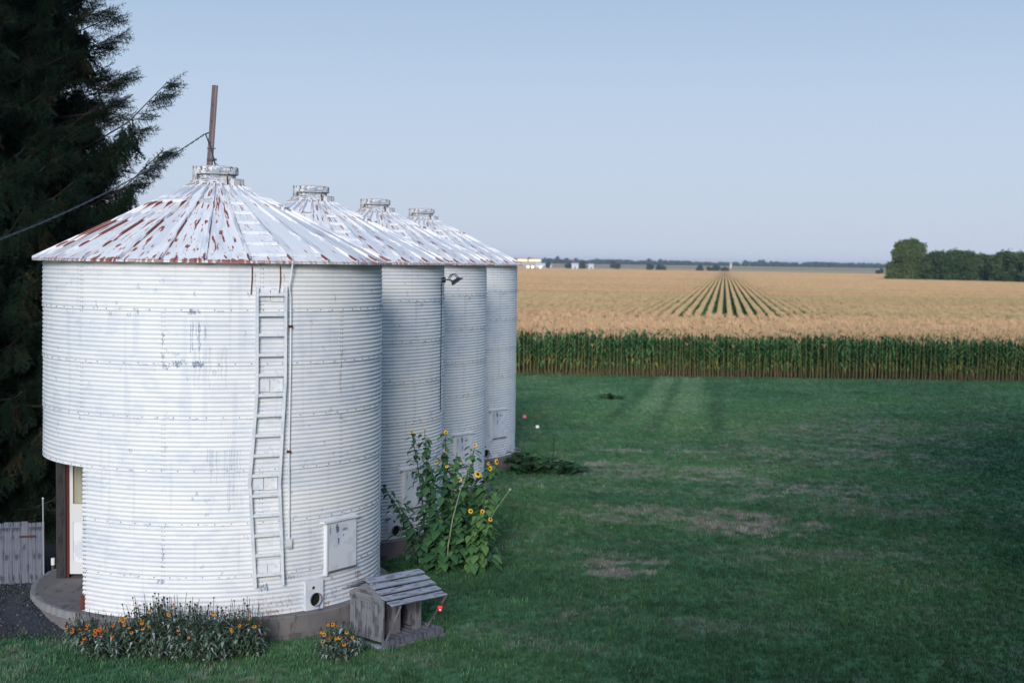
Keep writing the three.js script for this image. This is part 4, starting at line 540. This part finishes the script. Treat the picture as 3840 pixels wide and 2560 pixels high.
{
  const R = rng(606), mats = cornKinds.map(() => []), cols = cornKinds.map(() => []), q = new THREE.Quaternion(), up = V(0, 1, 0), e = new THREE.Euler();
  const spot = () => ({ k: Math.floor(R() * 5), s: .88 + R() * .2, a: R() * 6.28, l: (R() - .5) * .15 });
  // the plants of the front row, one by one
  const protos = cornKinds.map(([s, l, t]) => { const g = new THREE.Group(); part('stalk', s, cornMat, g); part('leaves', l, cornMat, g); part('tassel', t, cornMat, g); return g; });
  let made = 0;
  for (let row = 0; row < 2; row++) for (let i = 0; i < 150; i++) { const x = -.5 + i * .187 + (R() - .5) * .07, o = spot(), g = protos[o.k].clone(); g.name = numbered('corn_plant'); g.position.set(x, 0, edgeZ(x) - row * .76 + (R() - .5) * .06); g.rotation.set(o.l, o.a, o.l); g.scale.setScalar(o.s * (R() < .06 ? .8 : 1)); g.userData = { label: 'green tasselled corn plant in the front rows facing the lawn', category: 'corn plant', group: 'corn plants along the front edge of the field' }; scene.add(g); made++; }
  const put = (x, z) => { const o = spot(); mats[o.k].push(new THREE.Matrix4().compose(V(x, 0, z), q.setFromEuler(e.set(o.l, o.a, o.l)), V(o.s, o.s, o.s))); const v = .85 + R() * .35; cols[o.k].push(new THREE.Color(v, v * (.95 + .1 * R()), v)); };
  for (let row = 0; row < 30; row++) for (let x = -30; x < 62; x += .19) { if (row < 2 && x > -.6 && x < 27.5) continue; if (row > 4 && (x < -14)) continue; put(x + (R() - .5) * .07, edgeZ(Math.min(28, Math.max(0, x))) - row * .76 + (R() - .5) * .06); }
  const yaw = 8.46 * RAD, dx = Math.sin(yaw), dz = -Math.cos(yaw), lx = Math.cos(yaw), lz = Math.sin(yaw);
  // farther rows run away from the viewer: stretches of row
  const chunk = (len, n, leaves, tb, seed) => { const r = rng(seed), gb = new GB(); for (let i = 0; i < n; i++) { const p = (i + .5 + (r() - .5) * .5) / n * len, h = 2.02 + r() * .2, o = V((r() - .5) * .17, 0, -p), f = gb.p.length; for (let k = 0; k < leaves; k++) { const y = h - .3 - (k + r()) * 1.1 / leaves, a = r() < .75 ? (r() < .5 ? 0 : 3.14) + (r() - .5) * 1.3 : r() * 6.28; gb.color(cornCol.leaf[Math.floor(r() * 3)]); const L = .5 + .22 * r(), w = .038, c = Math.cos(a), s = Math.sin(a), y0 = y; gb.quad(V(-s * w, y0, c * w), V(s * w, y0, -c * w), V(c * L * .45 + s * w, y0 + L * .4, s * L * .45 - c * w), V(c * L * .45 - s * w, y0 + L * .4, s * L * .45 + c * w)); gb.tri(V(c * L * .45 - s * w, y0 + L * .4, s * L * .45 + c * w), V(c * L * .45 + s * w, y0 + L * .4, s * L * .45 - c * w), V(c * L * .9, y0 + L * .1, s * L * .9)); } gb.color(cornCol.tassel); for (let k = 0; k < tb; k++) { const a = r() * 6.28, l = k ? .19 : .02, w = .016, c = Math.cos(a), s = Math.sin(a); gb.tri(V(-s * w, h, c * w), V(s * w, h, -c * w), V(c * l, h + .34 - .12 * !!k, s * l)); gb.tri(V(c * w, h + .05, s * w), V(-c * w, h + .05, -s * w), V(c * l, h + .36 - .12 * !!k, s * l)); } gb.xform(new THREE.Matrix4().makeTranslation(o.x, 0, o.z), f); } return gb.build(); };
  const mid = [chunk(1.52, 8, 9, 11, 1), chunk(1.52, 8, 9, 11, 2), chunk(1.52, 8, 9, 11, 3)], farC = [chunk(4, 20, 5, 10, 4), chunk(4, 20, 5, 10, 5)], farD = [chunk(10, 46, 3, 9, 6), chunk(10, 46, 3, 9, 7)];
  const M = [[], [], []], MC = [[], [], []], F = [[], []], FC = [[], []], D = [[], []], DC = [[], []];
  const place = (list, cl, p, l) => { const x = dx * p + lx * l, z = dz * p + lz * l; const k = Math.floor(R() * list.length), v = .84 + .3 * fbm(x / 60, z / 14, 3) + (R() - .5) * .2; list[k].push(new THREE.Matrix4().compose(V(x, 0, z), q.setFromAxisAngle(up, -yaw), V(1, .97 + R() * .06, 1))); cl[k].push(new THREE.Color(v * (1 - .14 * smooth(fbm(x / 90 + 5, z / 22, 3), .5, .62)), v, v * (1 - .08 * smooth(fbm(x / 90 + 5, z / 22, 3), .5, .62)))); };
  for (let l = -520; l < 260; l += .762) for (let p = 98 - l * Math.tan(yaw) * .6; p < 1330;) { const w0 = -.24 * p - 26, w1 = .23 * p + 26, step = p < 230 ? 1.52 : p < 520 ? 4 : 10; const x = dx * p + lx * l, z = dz * p + lz * l; if (l > w0 && l < w1 && z > -1340 + x * 1.15) { if (p < 230) place(M, MC, p, l); else if (p < 520) place(F, FC, p, l); else place(D, DC, p, l); } p += step; }
  const names = (m, lab) => { m.userData.label = lab; m.userData.category = 'corn'; };
  cornMerged.forEach((g, k) => names(instanced(numbered('corn_crop'), g, cornMat, mats[k], cols[k]), 'tan tasselled corn crowding behind the front rows of the field'));
  mid.forEach((g, k) => names(instanced(numbered('corn_rows'), g, cornMat, M[k], MC[k]), 'corn rows running straight away across the middle of the field'));
  farC.forEach((g, k) => names(instanced(numbered('corn_rows'), g, cornMat, F[k], FC[k]), 'corn rows of the farther half of the field'));
  farD.forEach((g, k) => names(instanced(numbered('corn_rows'), g, cornMat, D[k], DC[k]), 'distant tan corn rows below the horizon'));
  console.log('corn', mats.map((a) => a.length).join(), M.map((a) => a.length).join(), F.map((a) => a.length).join(), D.map((a) => a.length).join());
  // rough grass and weeds along the foot of the corn at left
  const wg = new GB(), rr = rng(8); for (let i = 0; i < 700; i++) { const x = -1 + 12 * rr() * rr(), z = edgeZ(x) + .35 + rr() * 1.0, a = rr() * 6.28, g = rr(); wg.color(new THREE.Color(.05 + .12 * g, .09 + .07 * g, .03 + .02 * g)); leafBlade(wg, V(x, 0, z), V(Math.cos(a) * .4, 1, Math.sin(a) * .4).normalize(), .15 + .35 * rr(), .03, .2); }
  const w = part('tall_grass', wg.build(), leafMatFlower, scene, 'stuff'); w.userData.label = 'rough yellowish grass along the foot of the corn'; w.userData.category = 'grass';
  const soil = new THREE.PlaneGeometry(100, 26, 1, 1); soil.rotateX(-Math.PI / 2); soil.translate(12, .03, -73.9 - 13); struct('field_soil', soil, std({ color: lin(62, 56, 40), roughness: 1 }));
}
// ---------------------------------------------------------------- trees at the right, on the far side of the corn
const leafCluster = (() => { const gb = new GB(), R = rng(41); for (let i = 0; i < 16; i++) { const p = V(R() - .5, R() - .5, R() - .5).multiplyScalar(1.1), a = R() * 6.28, t = R() * 2 - 1, n = V(Math.cos(a), t, Math.sin(a)).normalize(), s = V(n.z, 0, -n.x).normalize(), u = V().crossVectors(n, s), k = .13 + R() * .13; gb.quad(p.clone().addScaledVector(s, -k), p.clone().addScaledVector(u, -k * .7), p.clone().addScaledVector(s, k), p.clone().addScaledVector(u, k * .7)); } return gb.build(); })();
const treeLeafMat = matte({ color: 0xffffff });
function tree(label, x, z, h, w, n, seed, o = {}) {
  const R = rng(seed), t = thing(o.name || 'broadleaf_tree', label, 'tree', [x, rise(z), z], 0, o.group), mats = [], cols = [], q = new THREE.Quaternion(), e = new THREE.Euler(), tr = new GB();
  tr.tube([V(0, 0, 0), V(.1, h * .3, 0), V(0, h * .75, 0)], (s) => mix(w * .03, w * .008, s), 7);
  const lobes = []; const nl = o.lobes || 18; for (let i = 0; i < nl; i++) { const yy = (o.low ?? .08) + (1 - (o.low ?? .08)) * (i + R()) / nl, prof = Math.sqrt(Math.max(.05, 1 - ((yy - .45) / .62) ** 2)), a = R() * 6.28, rr = w * .5 * prof * (.35 + .55 * R()); lobes.push([V(Math.cos(a) * rr, h * yy * .92, Math.sin(a) * rr), w * (.13 + .1 * R())]); if (i % 2) tr.tube([V(.05, h * yy * .5, 0), V(Math.cos(a) * rr * .9, h * yy * .88, Math.sin(a) * rr * .9)], (s) => mix(w * .008, w * .002, s), 4); }
  for (let i = 0; i < n; i++) { const [c, r] = lobes[Math.floor(R() * lobes.length)], v = V(R() - .5, R() - .5, R() - .5).normalize().multiplyScalar(r * Math.pow(R(), .45)); v.y *= .85; const p = c.clone().add(v); if (p.y < .2) continue; const k = (o.leaf || 1) * (.7 + R() * .7), g = R(); mats.push(new THREE.Matrix4().compose(p, q.setFromEuler(e.set(R() * 6, R() * 6, R() * 6)), V(k, k, k))); cols.push(new THREE.Color().setRGB(...mixc(o.c0 || [.022, .042, .018], o.c1 || [.06, .072, .028], g))); }
  part('trunk', tr.build(), std({ color: lin(70, 58, 48), roughness: 1 }), t); instanced('crown', leafCluster, treeLeafMat, mats, cols, t);
}
tree('tall round tree at the left end of the tree row beyond the corn', 135.6, -488, 15.2, 12.8, 9000, 701, { lobes: 60, low: .04, leaf: 1.5, c0: [.045, .1, .035], c1: [.15, .17, .055] });
[[143.5, -478, 11.2, 7.5], [148.2, -470, 11.4, 8], [152.5, -462, 10.2, 7], [156.5, -452, 10.8, 8], [158.6, -441, 10.6, 8], [160.5, -430, 10.8, 8], [159.5, -418, 9.6, 6.6], [160.5, -409, 11.4, 8], [161.5, -398, 11.8, 9], [163, -386, 12, 9], [165, -374, 12, 9]].forEach(([x, z, h, w], i) => tree(['shorter tree right beside the tall round one beyond the corn', 'tree with a pointed top, third from left in the far row', 'narrow tree just left of a sky gap in the far row', 'tree just right of the first sky gap in the far row', 'flat topped tree in the middle of the far row', 'dense tree left of the thin crowned one', 'thin crowned tree with sky showing through its top', 'tree right of the thin crowned one in the far row', 'taller tree near the right edge of the picture', 'rightmost tree in the far row at the picture edge', 'tree beyond the picture edge at the end of the row'][i], x, z, h, w * 1.45, i === 6 ? 1100 : 4200, 710 + i, { lobes: 34, low: .03, leaf: 1.5, c0: [.028, .07, .03], c1: [.095, .13, .05], group: 'row of trees beyond the corn at right' }));
// ---------------------------------------------------------------- the far plain
{
  const strip = (z0, z1, x0, x1, c, lift = .3) => { const g = grid(8, 6, (a, b) => { const z = mix(z0, z1, b); return V(mix(x0, x1, a), rise(z) + lift, z); }); struct('field_strip', g, matte({ color: c })); };
  strip(-1345, -1500, -600, 900, lin(96, 116, 74)); strip(-1500, -1850, -600, 1300, lin(186, 158, 120)); strip(-1850, -1930, -600, 1300, lin(94, 112, 80)); strip(-1930, -2300, -600, 1400, lin(176, 152, 124)); strip(-2300, -2560, -600, 1600, lin(110, 124, 92));
  const R = rng(55), blob = new THREE.IcosahedronGeometry(1, 2), p = blob.attributes.position; for (let i = 0; i < p.count; i++) { const k = .75 + .5 * noise(p.getX(i) * 3 + 7, p.getY(i) * 3 + p.getZ(i) * 2); p.setXYZ(i, p.getX(i) * k, p.getY(i) * k, p.getZ(i) * k); } blob.computeVertexNormals();
  const mats = [], cols = [], q = new THREE.Quaternion(); for (let i = 0; i < 900; i++) { const x = mix(-400, 1500, R()), z = -2600 - R() * 90, hh = (3 + 4.2 * fbm(x / 40, 3, 3) + R() * 2) * (R() < .04 ? 1.5 : 1), v = .8 + .5 * R(); mats.push(new THREE.Matrix4().compose(V(x, rise(z) + hh * .45, z), q.setFromAxisAngle(V(0, 1, 0), R() * 6.28), V(3 + R() * 4, hh * .75, 3 + R() * 3))); cols.push(new THREE.Color(.03 * v, .05 * v, .04 * v)); }
  const w = instanced('far_wood', blob, std({ roughness: 1 }), mats, cols); w.userData.label = 'hazy blue green wood along the horizon'; w.userData.category = 'wood';
  // scattered trees and bushes on the plain: pixels across are few, each is a tree
  const S = -1800, P = (sx, z) => (sx - 1920) / 5333 * -z; [[2052, -1620, 6.5, 5, 'lone dark tree just right of the lit roadside buildings'], [2130, -1560, 6.5, 7, 'dark tree left of the first small white barn'], [2180, -1560, 7.5, 10, 'dark tree between the two small white barns'], [2296, -1700, 9, 7, 'tallest tree on the horizon right of the white barns'], [2313, -1600, 5, 5, 'low dark bush right of the white barns'], [2430, -1500, 6, 9, 'round dark bush at the field edge left of the corn rows'], [2468, -1500, 5.5, 7, 'smaller dark bush beside the round one at the field edge'], [2485, -1480, 4, 5, 'small bush at the end of the left bush group'], [2622, -1450, 5.5, 7, 'dark bush left of the corn rows vanishing point'], [2655, -1450, 4, 4, 'small bush between two larger ones above the corn rows'], [2683, -1440, 6.5, 7, 'larger dark bush above the corn rows vanishing point'], [2716, -1400, 4, 7, 'low bush just right of the vanishing corn rows'], [3294, -1350, 4.5, 6, 'lone bush in the tan field left of the tall round tree']].forEach(([sx, z, h, w2, lab], i) => tree(lab, P(sx, z), z, h, w2, 260, 800 + i, { lobes: 7, low: .02, leaf: 2.2, c0: [.04, .06, .045], c1: [.07, .09, .06], name: 'distant_tree' }));
  const barn = (label, sx, z, w2, h, d) => { const t = thing('white_barn', label, 'barn', [P(sx, z), rise(z), z]), a = w2 / 2; part('wall', new GB().box(-a, 0, -d / 2, a, h, d / 2).build(), std({ color: lin(214, 214, 216) }), t); const g = new GB(); g.quad(V(-a - .4, h, d / 2 + .4), V(a + .4, h, d / 2 + .4), V(a + .4, h + d * .32, 0), V(-a - .4, h + d * .32, 0)); g.quad(V(a + .4, h, -d / 2 - .4), V(-a - .4, h, -d / 2 - .4), V(-a - .4, h + d * .32, 0), V(a + .4, h + d * .32, 0)); g.tri(V(a + .01, h, d / 2), V(a + .01, h, -d / 2), V(a + .01, h + d * .3, 0)); g.tri(V(-a - .01, h, -d / 2), V(-a - .01, h, d / 2), V(-a - .01, h + d * .3, 0)); part('roof', g.build(), std({ color: lin(200, 204, 210) }), t); part('door', new GB().box(-1, 0, d / 2 + .002, 1, h * .7, d / 2 + .06).build(), std({ color: lin(120, 120, 126) }), t); };
  barn('small white barn far off, the left one of two', 2152, -1530, 7, 4.2, 7); barn('small white barn far off, the right one of two', 2212, -1530, 5.2, 4, 6); barn('long low pale building behind the row of white lights', 2035, -1650, 18, 2.6, 8);
  const lamp = (name, label, sx, y, z, r, c, k, group) => { const t = thing(name, label, 'light', [P(sx, z), y, z], 0, group); const s = part('lamp_globe', new THREE.SphereGeometry(r, 12, 8), std({ color: c, emissive: c, emissiveIntensity: k }), t); part('lamp_post', new GB().tube([V(0, rise(z) - y, -.3), V(0, 0, -.3)], .12, 6).build(), darkMetal, t); };
  ['left', 'middle', 'right'].forEach((w2, i) => lamp('yard_light', w2 + ' one of three round white lights beside the farthest bin', [1976, 1993, 2023][i], H - 2.6, -1480, .9, lin(255, 252, 225), 5));
  lamp('yard_light', 'small red light between the round white lights', 2004, H - 2.7, -1480, .3, lin(240, 60, 50), 1.6); lamp('tower_light', 'red light standing on the horizon above the left barn', 2145, H + 4.7, -1560, .5, lin(250, 90, 90), 1.2);
  const wb = thing('lit_building', 'low far building with a long row of lit yellow windows', 'building', [P(1980, -1700), rise(-1700), -1700]); const y0 = H + 4.9 - rise(-1700); part('wall', new GB().box(-15, 0, -6, 15, y0 + 1.6, 0).build(), std({ color: lin(170, 160, 150) }), wb); part('roof', new GB().box(-15.5, y0 + 1.602, -6.5, 15.5, y0 + 2, .5).build(), std({ color: lin(110, 110, 116) }), wb); const wm = std({ color: lin(255, 220, 150), emissive: lin(255, 224, 176), emissiveIntensity: 1 }); for (let i = 0; i < 12; i++) { if (i === 5) continue; part('lit_window', new GB().box(-13.6 + i * 2.28, y0 - 1.1, .01, -11.6 + i * 2.28, y0 + .9, .08).build(), wm, wb); }
  const m = thing('radio_mast', 'thin pale radio mast on the horizon above the corn rows', 'mast', [P(2807, -2200), rise(-2200), -2200]); part('mast', new GB().tube([V(0, 0, 0), V(0, 22, 0)], .16, 5).build(), std({ color: lin(190, 180, 184) }), m); const tp = new THREE.SphereGeometry(.5, 8, 6); tp.translate(0, 22, 0); part('beacon', tp, std({ color: lin(250, 230, 230), emissive: lin(255, 200, 200), emissiveIntensity: .8 }), m);
  const s2 = thing('distant_silo', 'tiny pale silo on the horizon right of the corn rows', 'silo', [P(2736, -1900), rise(-1900), -1900]); part('wall', new GB().tube([V(0, 0, 0), V(0, 6.4, 0)], 1.5, 10).build(), std({ color: lin(214, 214, 190) }), s2); const cn = new THREE.ConeGeometry(1.7, 1.4, 12); cn.translate(0, 7.1, 0); part('roof', cn, std({ color: lin(190, 194, 200) }), s2);
}
// ---------------------------------------------------------------- the farmhouse that the photograph is taken from, whose shade lies over the near lawn
{
  const t = thing('farmhouse', 'farmhouse behind the viewpoint shading the near lawn', 'house', [4.6, 0, 5.6]), wm = std({ color: lin(200, 200, 196) });
  part('wall', new GB().box(-6.5, 0, -5, 6.5, 6.6, 5).build(), wm, t);
  const g = new GB(); g.quad(V(-7, 6.5, -5.5), V(7, 6.5, -5.5), V(7, 8.9, 0), V(-7, 8.9, 0)); g.quad(V(7, 6.5, 5.5), V(-7, 6.5, 5.5), V(-7, 8.9, 0), V(7, 8.9, 0)); g.tri(V(6.5, 6.6, -5), V(6.5, 6.6, 5), V(6.5, 8.7, 0)); g.tri(V(-6.5, 6.6, 5), V(-6.5, 6.6, -5), V(-6.5, 8.7, 0)); part('roof', g.build(), std({ color: lin(80, 78, 80) }), t);
  for (const x of [-4.6, -1.5, 1.6, 4.7]) for (const y of [1, 4.2]) { const w = part('window', new GB().box(x - .5, y, -5.05, x + .5, y + 1.5, -5.003).build(), whiteMat, t); part('pane', new GB().box(x - .42, y + .08, -5.07, x + .42, y + 1.42, -5.052).build(), std({ color: lin(40, 46, 52), roughness: .1 }), w); }
}
[[5, 15, 15, 9], [10, 16, 15.5, 10], [15, 15, 16, 10], [22.5, 15.5, 16, 10], [30, 15, 15, 10], [15.5, -7, 18, 13], [20.5, -20, 14, 12]].forEach(([x, z, h, w], i) => tree(['first', 'second', 'third', 'fourth', 'fifth'][i] ? ['first', 'second', 'third', 'fourth', 'fifth'][i] + ' unseen tree added behind the farmhouse to shade the near lawn' : ['big unseen tree added right of the farmhouse to shade the lawn', 'second big unseen tree added along the right side to shade the lawn'][i - 5], x, z, h, w, 3400, 900 + i, { lobes: 40, low: .06, leaf: 2.4, c0: [.03, .06, .03], c1: [.07, .1, .05], name: 'added_shade_tree', group: 'unseen trees added to shade the lawn' }));  // unseen trees added behind and beside the house to darken the near lawn
shade(scene);
renderer.render(scene, camera);
